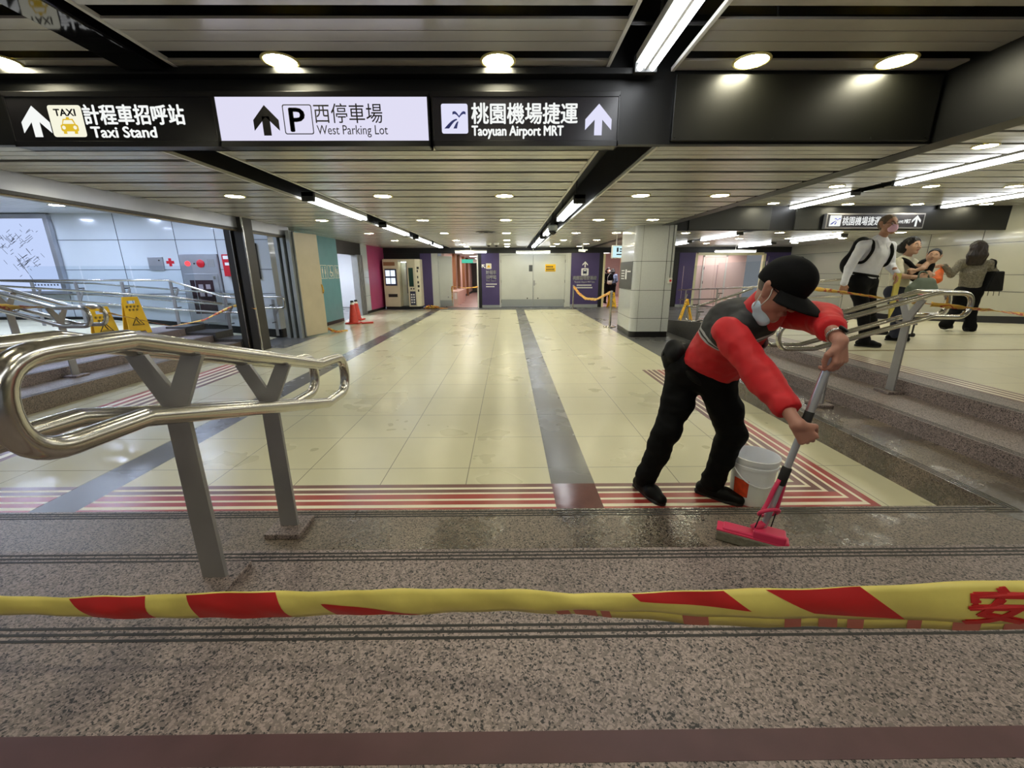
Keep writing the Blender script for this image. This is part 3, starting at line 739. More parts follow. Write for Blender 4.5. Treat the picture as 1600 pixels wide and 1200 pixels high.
on(mb, [rrect(cx-.062, SZ(204), cx+.062, SZ(193), .012), [(cx-.05, SZ(193.5)), (cx-.035, SZ(184)), (cx+.035, SZ(184)), (cx+.05, SZ(193.5))], [(cx-.05, SZ(208)), (cx-.028, SZ(208)), (cx-.028, SZ(203)), (cx-.05, SZ(203))], [(cx+.028, SZ(208)), (cx+.05, SZ(208)), (cx+.05, SZ(203)), (cx+.028, SZ(203))], [(cx-.012, SZ(184)), (cx+.012, SZ(184)), (cx+.009, SZ(181)), (cx-.009, SZ(181))]], .002)
build('taxi_symbol', mb, 'taxi_yellow', pl)
build('headlights', on(MB(), [circ(cx-.04, SZ(198), .012), circ(cx+.04, SZ(198), .012), [(cx-.04, SZ(192)), (cx-.028, SZ(186)), (cx+.028, SZ(186)), (cx+.04, SZ(192))]], .0035), 'taxi_plate', pl)
build('chinese_lettering', text_mb('計程車招呼站', .135, (SX(124), YF, SZ(190)), width=.715, bold=.0035), 'sign_letter', s1)
build('english_lettering', text_mb('Taxi Stand', .098, (SX(130), YF, SZ(213.5)), width=.465, bold=.003), 'sign_letter', s1)
s2 = sign_box('parking_sign', 331, 668, 'sign_lit', 'white lit hanging sign pointing to the west parking lot, middle of the row')
build('arrow', arrow(MB(), 409, 162, 211, 40), 'ink', s2)
mb = MB(); a = rrect(SX(437), SZ(209), SX(483), SZ(161), .014); b = rrect(SX(437)+.006, SZ(209)+.006, SX(483)-.006, SZ(161)-.006, .011)
for i in range(len(a)): on(mb, [[a[i], a[(i+1) % len(a)], b[(i+1) % len(b)], b[i]]])
build('square_outline', mb, 'ink', s2)
build('parking_letter', text_mb('P', .215, (SX(447), YF, SZ(204)), bold=.005, width=.105), 'ink', s2)
build('chinese_lettering', text_mb('西停車場', .135, (SX(486), YF, SZ(188)), width=.49), 'ink', s2)
build('english_lettering', text_mb('West Parking Lot', .086, (SX(488), YF, SZ(209)), width=.512), mat('ink_grey', S(70, 70, 80), .6), s2)
s3 = sign_box('airport_rail_sign', 672, 970, mat('sign_face_grey', S(46, 44, 50), .25), 'dark hanging sign to the airport line, rightmost of the three')
pl = build('rail_plate', on(MB(), [rrect(SX(687), SZ(208), SX(729), SZ(160), .014)]), 'sign_letter_dim', s3)
def logo(mb, x0, z0, w, h, dy=.002, to3=None):
    """a curved track narrowing away and a gull-like stroke above it"""
    def Q(p): return (x0+p[0]*w, z0+p[1]*h)
    up = [(.08+.5*t, .17+.33*math.sin(t*1.45)) for t in [k/8 for k in range(9)]]
    lo = [(.27+.33*t, .17+.29*math.sin(t*1.4)) for t in [k/8 for k in range(9)]]
    shapes = [[Q(a), Q(b), Q(c), Q(d)] for a, b, c, d in zip(up, up[1:], lo[1:], lo)]
    up2 = [(.44+.18*t, .17+.25*math.sin(t*1.3)) for t in [k/5 for k in range(6)]]; lo2 = [(.58+.07*t, .17+.23*math.sin(t*1.3)) for t in [k/5 for k in range(6)]]
    shapes += [[Q(a), Q(b), Q(c), Q(d)] for a, b, c, d in zip(up2, up2[1:], lo2[1:], lo2)]
    for sgn in (-1, 1):
        T = [k/6 for k in range(7)]
        u = [(.68+sgn*.26*t, .56+.16*math.sin(t*2.2)+.03) for t in T]; l = [(.68+sgn*.26*t, .53+.16*math.sin(t*2.2)*.8) for t in T]
        shapes += [[Q(a), Q(b), Q(c), Q(d)] for a, b, c, d in zip(u, u[1:], l[1:], l)]
    return on(mb, shapes, dy) if to3 is None else to3(mb, shapes)
build('rail_logo', logo(MB(), SX(688), SZ(208), SX(728)-SX(688), SZ(160)-SZ(208)), mat('logo_violet', S(70, 80, 165), .4), pl)
build('chinese_lettering', text_mb('桃園機場捷運', .142, (SX(735), YF, SZ(189)), width=.765, bold=.003), 'sign_letter', s3)
build('english_lettering', text_mb('Taoyuan Airport MRT', .09, (SX(735), YF, SZ(211)), width=.665, bold=.003), 'sign_letter', s3)
build('arrow', arrow(MB(), 937, 160, 211, 42), 'sign_letter_dim', s3)
# the sign on the crossbeam to the right
t = thing('airport_rail_sign', 'small dark lit sign to the airport line on the right crossbeam', 'sign', (8.3, 9.9, 2.36))
x0, x1, z0, z1, y = 7.2, 9.44, 2.36, 2.685, 9.86
build('frame', MB().box(x0, x1, y, y+.1, z0, z1), 'brushed', t, bevel=.004)
build('face_panel', MB().box(x0+.03, x1-.03, y-.006, y, z0+.03, z1-.03), 'sign_face_grey', t)
def fl(mb, P): return mb.prism([(a, y-.008, b) for a, b in P], (0, -.002, 0))
pl = build('rail_plate', fl(MB(), rrect(7.27, 2.41, 7.53, 2.64, .015)), 'sign_letter', t)
def _l(mb, shapes):
    for s in shapes: mb.prism([(a, y-.011, b) for a, b in s], (0, -.001, 0))
    return mb
build('rail_logo', logo(MB(), 7.27, 2.41, .26, .23, to3=_l), 'logo_violet', pl)
build('chinese_lettering', text_mb('桃園機場捷運', .2, (7.57, y-.008, 2.445), width=.86, bold=.0015), 'sign_letter', t)
build('english_lettering', text_mb('Taoyuan Airport MRT', .12, (8.46, y-.008, 2.47), width=.66, bold=.003), 'sign_letter', t)
a, b = arrow_up(9.25, 2.40, .24, .2, .045)
build('arrow', fl(fl(MB(), a), b), 'sign_letter', t)
# polished cable duct running along the left slot of the near ceiling
solo('cable_duct', MB().box(-2.70, -2.44, -2.8, 3.4, CN-.035, CN+.09), mat('gloss_black', S(30, 30, 32), .06, metal=.55), 'polished dark cable duct along the left slot above the landing', 'duct', bevel=.01, origin=(-2.57, 0, CN-.035))
# wall lettering on the purple panels
def wall_text(parent, rows, y):
    for body, size, x, z, w, al, bold in rows:
        o = struct('lettering', text_mb(body, size, (x, y, z), width=w, align=al, bold=bold), 'white', parent)
y = YW-.032
wall_text(PUR_L, (('計程車', .17, -.92, 1.36, .42, 'LEFT', .004), ('招呼站', .17, -.92, 1.17, .42, 'LEFT', .004), ('Taxi Stand', .09, -.92, 1.06, .40, 'LEFT', .002)), y)
def fy(mb, P, yy=y, d=.002): return mb.prism([(a, yy, b) for a, b in P], (0, -d, 0))
struct('taxi_plate', fy(MB(), rrect(-.92, 1.55, -.69, 1.77, .03)), 'off_white', PUR_L)
struct('taxi_symbol', fy(fy(MB(), [(-.87, 1.61), (-.74, 1.61), (-.74, 1.65), (-.87, 1.65)], y-.003), [(-.85, 1.65), (-.76, 1.65), (-.78, 1.70), (-.83, 1.70)], y-.003), 'yellow', PUR_L)
c, s = math.cos(math.radians(45)), math.sin(math.radians(45))
mb = MB()
for P in arrow_up(0, -.1, .2, .15, .035): fy(mb, [(-1.02+c*px-s*pz, 1.66+s*px+c*pz) for px, pz in P])
struct('arrow', mb, 'white', PUR_L)
mb = MB()
for r in range(2):
    for k in range(9-2*r): fy(mb, [(-.92+.05*k, .93-.1*r), (-.885+.05*k, .93-.1*r), (-.885+.05*k, .97-.1*r), (-.92+.05*k, .97-.1*r)])
struct('small_print', mb, 'white', PUR_L)
wall_text(PUR_R, (('桃園機場捷運線', .17, 3.13, 1.12, .98, 'CENTER', .004), ('Taoyuan Airport MRT Line', .085, 3.13, 1.0, .84, 'CENTER', .003)), y)
mb = MB()
for P in arrow_up(3.13, 1.60, .24, .22, .045): fy(mb, P)
struct('arrow', mb, 'white', PUR_R)
struct('train_plate', fy(MB(), rrect(2.98, 1.28, 3.28, 1.57, .04)), 'white', PUR_R)
struct('train_symbol', fy(fy(fy(MB(), rrect(3.05, 1.36, 3.21, 1.52, .03), y-.003), [(3.06, 1.33), (3.09, 1.33), (3.11, 1.36), (3.08, 1.36)], y-.003), [(3.17, 1.33), (3.20, 1.33), (3.18, 1.36), (3.15, 1.36)], y-.003), 'blue_black', PUR_R)
struct('train_window', fy(MB(), [(3.075, 1.455), (3.185, 1.455), (3.185, 1.50), (3.075, 1.50)], y-.0055), 'white', PUR_R)
mb = MB()
for r, (n, x0) in enumerate(((11, 2.82), (13, 2.75))):
    for k in range(n): fy(mb, [(x0+.056*k, .87-.1*r), (x0+.04+.056*k, .87-.1*r), (x0+.04+.056*k, .92-.1*r), (x0+.056*k, .92-.1*r)])
struct('small_print', mb, 'white', PUR_R)
# yellow notice on the right door leaf
t = thing('door_notice', 'yellow notice plate on the right leaf of the grey double doors', 'sign', (1.72, YW+.02, 1.44))
build('plate', MB().box(1.51, 1.93, YW+.008, YW+.019, 1.44, 1.73), 'yellow', t)
mb = MB()
for r in range(2):
    for k in range(5+r): mb.box(1.55+.057*k, 1.59+.057*k, YW+.0065, YW+.008, 1.60-.1*r, 1.665-.1*r)
mb.box(1.53, 1.91, YW+.0065, YW+.008, 1.455, 1.475)
build('print', mb, 'ink', t)
# toilet pictograms on the teal wall: man and woman, wheelchair, family
XT = -5.05
def fx(mb, P, d=.003, x=XT): return mb.prism([(x, a, b) for a, b in P], (d, 0, 0))
def fig(mb, y, z, h, skirt=False, x=XT):
    fx(mb, circ(y, z+h*.92, h*.075, 12), x=x)
    fx(mb, [(y-h*.1, z+h*.82), (y-h*.1, z+h*.4), (y-h*.05, z+h*.4), (y-h*.05, z), (y+h*.05, z), (y+h*.05, z+h*.4), (y+h*.1, z+h*.4), (y+h*.1, z+h*.82)] if not skirt else
       [(y-h*.06, z+h*.82), (y-h*.15, z+h*.35), (y-h*.05, z+h*.35), (y-h*.05, z), (y+h*.05, z), (y+h*.05, z+h*.35), (y+h*.15, z+h*.35), (y+h*.06, z+h*.82)], x=x)
cells = ((11.46, 11.86), (11.92, 12.32), (12.38, 12.70))
for i, (a, b) in enumerate(cells):
    mb = MB(); o = rrect(a, 1.27, b, 1.63, .02, 3); q = rrect(a+.014, 1.284, b-.014, 1.616, .014, 3)
    for k in range(len(o)): fx(mb, [o[k], o[(k+1) % len(o)], q[(k+1) % len(q)], q[k]])
    if i == 0: fig(mb, a+.12, 1.30, .29); fig(mb, a+.28, 1.30, .29, True)
    elif i == 1:
        ring = arc(.5*(a+b), 1.40, .085, 100, 370, 16); rin = arc(.5*(a+b), 1.40, .06, 100, 370, 16)
        for k in range(16): fx(mb, [ring[k], ring[k+1], rin[k+1], rin[k]])
        fx(mb, circ(.5*(a+b)-.03, 1.585, .024, 12)); fx(mb, [(.5*(a+b)-.045, 1.55), (.5*(a+b)-.03, 1.42), (.5*(a+b)+.09, 1.42), (.5*(a+b)+.12, 1.31), (.5*(a+b)+.145, 1.32), (.5*(a+b)+.11, 1.45), (.5*(a+b)-.0, 1.45), (.5*(a+b)-.01, 1.55)])
    else: fig(mb, a+.1, 1.30, .29); fig(mb, a+.22, 1.30, .24, True)
    struct('pictogram', mb, 'off_white', TEAL)

# ------------------------------------------------------------------ railings
def round_closed(pts, rad, n=8):
    P = [Vector(p) for p in pts]; out = []; N_ = len(P)
    for i in range(N_):
        a, b, c = P[i-1], P[i], P[(i+1) % N_]; u, w = a-b, c-b
        d = min(rad[i], u.length*.49, w.length*.49)
        p, q = b+u.normalized()*d, b+w.normalized()*d; m = n if rad[i] > .05 else 2
        for k in range(m+1):
            t = k/m; out.append((1-t)**2*p+2*t*(1-t)*b+t*t*q)
    return out
def stair_railing(name, label, base, ax, cr, loop, rad, offs, posts, pads=True, r=.027, pad=.085):
    """two closed tube loops either side of Y-shaped flat posts; loop is in (distance, height)"""
    ax, cr, up = Vector(ax), Vector(cr), Vector((0, 0, 1)); B = Vector(base)
    t = thing(name, label, 'railing', (B.x, B.y, B.z))
    def W3(s, c, z): return Vector((B.x, B.y, 0))+ax*s+cr*c+up*z
    for c in offs:
        build('handrail_loop', MB().tube(round_closed([W3(s, c, z) for s, z in loop], rad), r, 16, closed=True), 'steel', t, smooth=True)
    zt = lambda s: next(((a[1]+(b[1]-a[1])*(s-a[0])/(b[0]-a[0])) for a, b in zip(loop, loop[1:]) if a[0] <= s <= b[0] and b[0] > a[0]), loop[0][1])
    for s, z0 in posts:
        z1 = zt(s)-.025; w = .043; hx = abs(offs[1]-offs[0])/2; mid = (offs[0]+offs[1])/2; zj = z1-.15
        prof = [(-w, z0), (w, z0), (w*.86, zj-.03), (hx+.03, z1), (hx-.035, z1+.004), (0, zj+.045), (-hx+.035, z1+.004), (-hx-.03, z1), (-w*.86, zj-.03)]
        mb = MB(); f = [W3(s-.008, mid+a, b) for a, b in prof]; g = [W3(s+.008, mid+a, b) for a, b in prof]
        for P, rev in ((f, 0), (g, 1)):
            v = mb.verts(P)
            for q in ((0, 1, 2, 8), (2, 3, 4, 5), (8, 2, 5), (5, 6, 7, 8)): mb.bm.faces.new([v[i] for i in (q[::-1] if rev else q)])
        n = len(prof)
        for i in range(n): mb.face([f[i], f[(i+1) % n], g[(i+1) % n], g[i]])
        bmesh.ops.remove_doubles(mb.bm, verts=mb.bm.verts, dist=1e-5)
        po = build('post', mb, 'brushed', t)
        # stays to the lower rails
        zl = z1-.215
        build('bracket', MB().cyl(W3(s, offs[0], zl), W3(s, offs[1], zl), .008, seg=8), 'brushed', po)
        if pads:
            c0 = W3(s, mid, z0); build('base_block', MB().obox(c0+up*.0125, ax, cr, up, pad, pad, .0125), 'granite', t, bevel=.004)
    return t
LOOP_L = [(.79, 1.272), (1.098, 1.262), (2.147, .962), (2.475, .94), (2.475, .725), (2.20, .728), (1.087, 1.045), (.79, 1.055)]
RAD_L = [.13, .007, .007, .12, .12, .007, .007, .13]
stair_railing('stair_railing', 'polished double-loop stair railing on Y-shaped posts in the left foreground', (-1.112, 0, Z2), (0, 1, 0), (1, 0, 0), LOOP_L, RAD_L, (-.093, .093), ((1.31, Z2), (1.82, Z1)))
LOOP_R = [(2.43, .975), (2.80, .968), (3.784, 1.245), (4.09, 1.24), (4.09, 1.03), (3.776, 1.037), (2.771, .752), (2.43, .752)]
RAD_R = [.13, .02, .02, .12, .12, .02, .02, .13]
stair_railing('stair_railing', 'polished double-loop stair railing on the right-hand steps behind the worker', (0, 3.75, Z1), (1, 0, 0), (0, 1, 0), LOOP_R, RAD_R, (-.1, .1), ((3.0, Z1), (3.656, Z2)), r=.022)
stair_railing('stair_railing', 'polished stair railing on the left-hand steps, wrapped in barrier tape', (-2.55, 5.05, Z1), (-1, 0, 0), (0, -1, 0), [(s, z+.07) for s, z in LOOP_R], RAD_R, (-.1, .1), ((2.9, Z1), (3.48, Z2)), r=.024)

def ramp_railing(name, label, path, low, posts, z0f, glass, ax, off, loc):
    t = thing(name, label, 'railing', loc)
    for k, p in enumerate(path): build('handrail', MB().tube(p, .02, 12), 'steel', t, smooth=True)
    A, O, up = Vector(ax), Vector(off), Vector((0, 0, 1))
    for p in posts:
        p = Vector(p); b = Vector((p.x, p.y, z0f(p)))
        po = build('post', MB().obox((p+b)/2, A, A.cross(up), up, .03, .008, (p.z-b.z)/2), 'brushed', t)
        build('arm', MB().obox(p+A*.07-up*.23, (A*.5+up*.86).normalized(), A.cross(up), (up*.5-A*.86).normalized(), .12, .007, .02), 'brushed', po)
        build('clamp', MB().cyl(p-up*.12, p-up*.12+O*.14, .012, seg=8).cyl(p-up*.5, p-up*.5+O*.14, .012, seg=8), 'dark_steel', po)
    for (a, b, zt) in glass:
        a, b = Vector(a), Vector(b)
        build('glass_panel', MB().prism([a, b, Vector((b.x, b.y, zt)), Vector((a.x, a.y, zt))], O*.012), 'glass', t)
    return t
y = 8.25
zr = lambda p: max(0.05, min(Z3, Z3*(p.x+5.3)/(-3.7)))
ramp_railing('ramp_railing', 'steel handrail with glass panels along the left ramp', [
    fillet([(-12, y, 1.31), (-6.6, y, 1.30), (-5.6, y, .98), (-5.15, y, .95), (-5.15, y, .67), (-5.7, y, .68), (-6.6, y, .74), (-8.4, y, .90), (-12, y, 1.2)], [0, .05, .05, .1, .1, .05, .05, .05, 0]),
    fillet([(-12, y, 1.27), (-9.8, y, 1.20), (-6.6, y, .99), (-5.65, y, .85)], .05)], None,
    [(-9.24, y, 1.27), (-8.4, y, 1.27), (-7.51, y, 1.27), (-6.57, y, 1.27), (-5.57, y, .95)], zr,
    [((-8.36, y+.14, .5), (-7.42, y+.14, .45), 1.57), ((-7.38, y+.14, .4), (-6.2, y+.14, .35), 1.57), ((-9.4, y+.14, .5), (-8.4, y+.14, .5), 1.57), ((-6.1, y+.14, .25), (-5.3, y+.14, .2), 1.1)], (1, 0, 0), (0, 1, 0), (-7.4, y, Z3))
ramp_railing('wall_handrail', 'steel handrail on brackets along the white panelled wall on the left', [fillet([(-11, 9.25, 1.28), (-9, 9.25, 1.22), (-5.3, 9.25, .92), (-4.95, 9.25, .92), (-4.95, 9.25, .68), (-5.4, 9.25, .68), (-9, 9.25, .98), (-11, 9.25, 1.02)], [0, .05, .05, .09, .09, .05, .05, 0])], None,
    [(-5.25, 9.33, .86)], lambda p: .05, [], (1, 0, 0), (0, -1, 0), (-5.3, 9.25, 0))
zr2 = lambda p: max(0, Z3-(p.y-7.2)*Z3/5.3)
ramp_railing('ramp_railing', 'steel ramp handrail with a rounded end just right of the pillar', [
    fillet([(4.02, 6.9, 1.16), (4.02, 7.4, 1.03), (4.02, 8.9, .70), (4.02, 9.3, .685), (4.02, 9.3, .36), (4.02, 8.9, .37), (4.02, 7.4, .70), (4.02, 6.9, .83)], [0, .05, .05, .08, .08, .05, .05, 0])], None,
    [(4.02, 8.8, .72), (4.02, 7.3, 1.05)], zr2, [], (0, -1, 0), (1, 0, 0), (4.02, 8.5, .1))
ramp_railing('ramp_railing', 'far glass balustrade with steel rails on the ramp behind the worker', [
    [(5.6, 7.0, 1.30), (5.6, 9.75, 1.07), (5.6, 13.8, .84)], [(5.6, 7.0, 1.02), (5.6, 9.7, .82), (5.6, 13.7, .54)]], None,
    [(5.6, 13.2, .86), (5.6, 11.2, .98), (5.6, 9.2, 1.1)], zr2, [((5.74, 7.2, .5), (5.74, 9.4, .3), 1.75), ((5.74, 9.45, .3), (5.74, 11.6, .12), 1.65), ((5.74, 11.65, .12), (5.74, 13.9, .05), 1.6)], (0, -1, 0), (1, 0, 0), (5.6, 10, .1))
# ------------------------------------------------------------------ soft bodies: blended tapered limbs, skinned to one surface
class Body:
    def __init__(s, k=.03): s.pr = []; s.k = k
    def limb(s, a, b, r1, r2, k=None, flat=None, f=1.0, cut=False):
        s.pr.append(('l', np.array(a, float), np.array(b, float), r1, r2, s.k if k is None else k, None if flat is None else np.array(Vector(flat).normalized()), f, cut)); return s
    def chain(s, pts, rs, **kw):
        for a, b, r1, r2 in zip(pts, pts[1:], rs, rs[1:]): s.limb(a, b, r1, r2, **kw)
        return s
    def ball(s, c, r, k=None, axes=None, cut=False):
        """ellipsoid; axes = three unit vectors matching the three radii"""
        r = (r, r, r) if isinstance(r, (int, float)) else tuple(r)
        A = np.eye(3) if axes is None else np.array([list(Vector(a).normalized()) for a in axes])
        s.pr.append(('b', np.array(c, float), A, np.array(r, float), s.k if k is None else k, cut)); return s
    def mesh(s, h, clip=None):
        lo, hi = np.full(3, 1e9), np.full(3, -1e9)
        for p in s.pr:
            if p[-1]: continue
            if p[0] == 'l':
                for q, r in ((p[1], p[3]), (p[2], p[4])): lo = np.minimum(lo, q-r*1.1); hi = np.maximum(hi, q+r*1.1)
            else:
                m = p[3].max(); lo = np.minimum(lo, p[1]-m); hi = np.maximum(hi, p[1]+m)
        lo -= 3*h; hi += 3*h
        n = np.ceil((hi-lo)/h).astype(int)+1
        ax = [lo[i]+h*np.arange(n[i]) for i in range(3)]
        D = np.full(n, 1e3, np.float32)
        for p in s.pr:
            k = p[5] if p[0] == 'l' else p[4]; mg = k+4*h
            if p[0] == 'l':
                rr = max(p[3], p[4])*1.05; a0 = np.minimum(p[1], p[2])-rr-mg; a1 = np.maximum(p[1], p[2])+rr+mg
            else:
                m = p[3].max(); a0 = p[1]-m-mg; a1 = p[1]+m+mg
            i0 = np.clip(((a0-lo)/h).astype(int), 0, n-1); i1 = np.clip(((a1-lo)/h).astype(int)+2, 1, n)
            sl = tuple(slice(i0[i], i1[i]) for i in range(3))
            X, Y, Zz = np.meshgrid(*[ax[i][sl[i]] for i in range(3)], indexing='ij')
            Q = np.stack((X, Y, Zz), -1)
            if p[0] == 'l':
                ab = p[2]-p[1]; L = ab @ ab
                t = np.clip(((Q-p[1]) @ ab)/max(L, 1e-9), 0, 1)
                o = Q-(p[1]+t[..., None]*ab)
                if p[6] is not None: o = o+(p[7]-1)*((o @ p[6])[..., None])*p[6]
                d = np.sqrt((o*o).sum(-1))-(p[3]+(p[4]-p[3])*t)
            else:
                q = (Q-p[1]) @ p[2].T/p[3]; l = np.sqrt((q*q).sum(-1)); g = np.sqrt(((q/p[3])**2).sum(-1))
                d = l*(l-1)/np.maximum(g, 1e-6)
            d = d.astype(np.float32); E = D[sl]
            if p[-1]:
                d = -d; hh = np.maximum(k-np.abs(E-d), 0)/max(k, 1e-6); D[sl] = np.maximum(E, d)+hh*hh*k*.25
            else:
                hh = np.maximum(k-np.abs(E-d), 0)/max(k, 1e-6); D[sl] = np.minimum(E, d)-hh*hh*k*.25
        if clip is not None:
            X, Y, Zz = np.meshgrid(*ax, indexing='ij')
            for c, nv in clip:
                nv = np.array(Vector(nv).normalized()); D = np.maximum(D, (X-c[0])*nv[0]+(Y-c[1])*nv[1]+(Zz-c[2])*nv[2])
        return nets(D, lo, h)
def nets(D, lo, h):
    n = D.shape; I = D < 0
    cnt = np.zeros([m-1 for m in n], np.float32); acc = np.zeros([m-1 for m in n]+[3], np.float32)
    cs = [(i, j, k) for i in (0, 1) for j in (0, 1) for k in (0, 1)]
    def cv(A, c): return A[c[0]:n[0]-1+c[0], c[1]:n[1]-1+c[1], c[2]:n[2]-1+c[2]]
    for a in cs:
        for axn in range(3):
            if a[axn]: continue
            b = list(a); b[axn] = 1; b = tuple(b)
            A, B = cv(D, a), cv(D, b); x = (cv(I, a) != cv(I, b))
            t = np.where(x, A/np.where(x, A-B, 1), 0)
            cnt += x
            for q in range(3):
                acc[..., q] += np.where(x, a[q]+(t if q == axn else 0), 0)
    act = cnt > 0; idx = np.full(cnt.shape, -1, int); idx[act] = np.arange(act.sum())
    cell = np.argwhere(act); V = lo+h*(cell+acc[act]/cnt[act][:, None])
    F = []
    for axn in range(3):
        o1, o2 = [(1, 2), (2, 0), (0, 1)][axn]
        sl0 = [slice(None)]*3; sl1 = [slice(None)]*3; sl0[axn] = slice(0, n[axn]-1); sl1[axn] = slice(1, n[axn])
        A, B = I[tuple(sl0)], I[tuple(sl1)]
        for e, flip in ((A & ~B, False), (~A & B, True)):
            P = np.argwhere(e); ok = (P[:, o1] > 0) & (P[:, o2] > 0) & (P[:, o1] < n[o1]-1) & (P[:, o2] < n[o2]-1); P = P[ok]
            q = []
            for d1, d2 in ((1, 1), (0, 1), (0, 0), (1, 0)):
                R = P.copy(); R[:, o1] -= d1; R[:, o2] -= d2; q.append(idx[R[:, 0], R[:, 1], R[:, 2]])
            f = np.stack(q, 1); F.append(f[:, ::-1] if flip else f)
    F = np.concatenate(F); F = F[(F >= 0).all(1)]
    return V, F
def put(mb, VF):
    V, F = VF; me = bpy.data.meshes.new('b'); me.from_pydata([tuple(map(float, v)) for v in V], [], [tuple(map(int, f)) for f in F])
    mb.bm.from_mesh(me); bpy.data.meshes.remove(me); return mb
def relax(mb, it=2, f=.5):
    for _ in range(it): bmesh.ops.smooth_vert(mb.bm, verts=mb.bm.verts, factor=f, use_axis_x=True, use_axis_y=True, use_axis_z=True)
    return mb
def V3(*a): return Vector(a)
def lerp(a, b, t): return Vector(a)*(1-t)+Vector(b)*t
def frame(z, x):
    z = Vector(z).normalized(); x = Vector(x); x = (x-z*x.dot(z)).normalized(); return x, z.cross(x), z

def add_hand(B, wrist, direc, back, thumb_side, size=.185, curl=(.9, .95, 1.0, 1.05), spread=.012, thumb_curl=.6, fr=.0085):
    """palm, four jointed fingers and a thumb. direc: wrist to knuckles; back: out of the back of the hand;
    thumb_side: which side (+1/-1 along back x direc) the thumb leaves from"""
    d = Vector(direc).normalized(); n = Vector(back); n = (n-d*n.dot(d)).normalized(); s = d.cross(n)*thumb_side
    w = Vector(wrist); L = size
    kn = w+d*(L*.5)
    k = .010
    for o in (-.028, -.010, .010, .028): B.limb(w+s*o*.55, kn+s*o-d*.006, .015, .0125, k=.012, flat=n, f=1.12)
    lens = (.42, .47, .44, .34)
    for i in range(4):
        o = (.030, .010, -.010, -.029)[i]; p = kn+s*o-d*(.004 if i in (1, 2) else .010); a = 0.0; l = lens[i]*L
        pts = [p]; 
        for seg, (fl_, cu) in enumerate(((.44, .75), (.32, 1.0), (.24, .75))):
            a += curl[i]*cu; q = d*math.cos(a)-n*math.sin(a)+s*(spread*(1.5-i)/.02*.02)
            pts.append(pts[-1]+q.normalized()*l*fl_)
        r = fr*(.92, 1.0, .96, .84)[i]
        B.chain(pts, [r*1.12, r*1.02, r*.95, r*.78], k=.004)
    tb = w+d*(L*.16)+s*.026
    q1 = (d*.62+s*.62-n*.42).normalized(); q2 = (d*.9+s*.1*(1-thumb_curl)-n*(.2+.5*thumb_curl)-s*.25*thumb_curl).normalized(); q3 = (d*.9-n*.3*thumb_curl-s*.35*thumb_curl).normalized()
    p1 = tb+q1*L*.2; p2 = p1+q2*L*.17; p3 = p2+q3*L*.13
    B.limb(w+d*(L*.10)+s*.012, tb+q1*.02, .017, .014, k=.014)
    B.chain([tb, p1, p2, p3], [.0135, .0115, .0102, .0082], k=.005)
    return kn

def add_head(B, c, face, crown, r=.098, ears=True):
    """skull, jaw, nose, brow, lips, eye sockets, ears; c is the skull centre"""
    u = Vector(crown).normalized(); f = Vector(face); f = (f-u*f.dot(u)).normalized(); l = u.cross(f)
    c = Vector(c); s = r/.098
    P = lambda a, b, g: c+f*(a*s)+l*(b*s)+u*(g*s)
    B.ball(P(-.012, 0, .028), (.094*s, .076*s, .088*s), k=.02, axes=(f, l, u))
    B.ball(P(.030, 0, -.020), (.062*s, .063*s, .078*s), k=.03, axes=(f, l, u))
    B.limb(P(.035, .03, -.07), P(.068, .004, -.098), .026*s, .022*s, k=.025); B.limb(P(.035, -.03, -.07), P(.068, -.004, -.098), .026*s, .022*s, k=.025)
    B.limb(P(.0, .055, -.03), P(.02, .045, -.072), .022*s, .02*s, k=.025); B.limb(P(.0, -.055, -.03), P(.02, -.045, -.072), .022*s, .02*s, k=.025)
    B.limb(P(.086, 0, .012), P(.107, 0, -.022), .008*s, .0125*s, k=.014)                     # nose
    for b in (-1, 1):
        B.ball(P(.102, b*.012, -.026), .0085*s, k=.01)
        B.limb(P(.076, b*.012, .024), P(.070, b*.042, .022), .011*s, .009*s, k=.014)          # brow
        B.ball(P(.091, b*.031, .002), (.012*s, .015*s, .010*s), k=.010, axes=(f, l, u), cut=True)
        B.ball(P(.0735, b*.031, .002), .0125*s, k=.004)                                       # eyeball and lids
        B.ball(P(.060, b*.045, -.026), .024*s, k=.024)                                        # cheek
        if ears:
            B.limb(P(-.018, b*.090, .020), P(-.008, b*.086, -.030), .024*s, .014*s, k=.005, flat=l+f*(.35*b), f=2.2)
            B.ball(P(-.006, b*.101, .008), .011*s, k=.004, cut=True)
    B.limb(P(.092, -.016, -.055), P(.092, .016, -.055), .0075*s, .0075*s, k=.006)             # lips
    B.limb(P(.089, -.014, -.066), P(.089, .014, -.066), .008*s, .008*s, k=.006)
    return P

mat('skin', S(176, 126, 110), .45, var=.05, scale=20, bump=.02, bscale=150)
mat('skin_pale', S(206, 164, 138), .5, var=.04, scale=20)
mat('skin_mid', S(190, 142, 116), .5, var=.04, scale=20)
mat('jacket_red', S(200, 24, 34), .65, var=.08, scale=14, bump=.12, bscale=9)
mat('cloth_black', S(8, 8, 9), .75, spec=.15, var=.2, scale=12, bump=.2, bscale=10)
mat('cap_black', S(7, 7, 9), .8, spec=.15, var=.15, scale=40, bump=.06, bscale=60)
mat('shoe_black', S(10, 10, 10), .5, spec=.15, bump=.05, var=.1)
mat('mask_blue', S(196, 220, 240), .7, bump=.1, bscale=60, var=.03)
mat('mask_pink', S(240, 196, 222), .7, var=.03)
mat('hair_grey', S(92, 84, 78), .7, var=.25, scale=40, stretch=(1, 1, .2))
mat('hair_black', S(20, 17, 16), .5, var=.4, scale=30, bump=.3, bscale=50, stretch=(1, 1, .25))
mat('hair_dark', S(38, 26, 20), .5, var=.4, scale=25, bump=.4, bscale=35, stretch=(1, 1, .3))
mat('stripe_grey', S(186, 186, 188), .6)
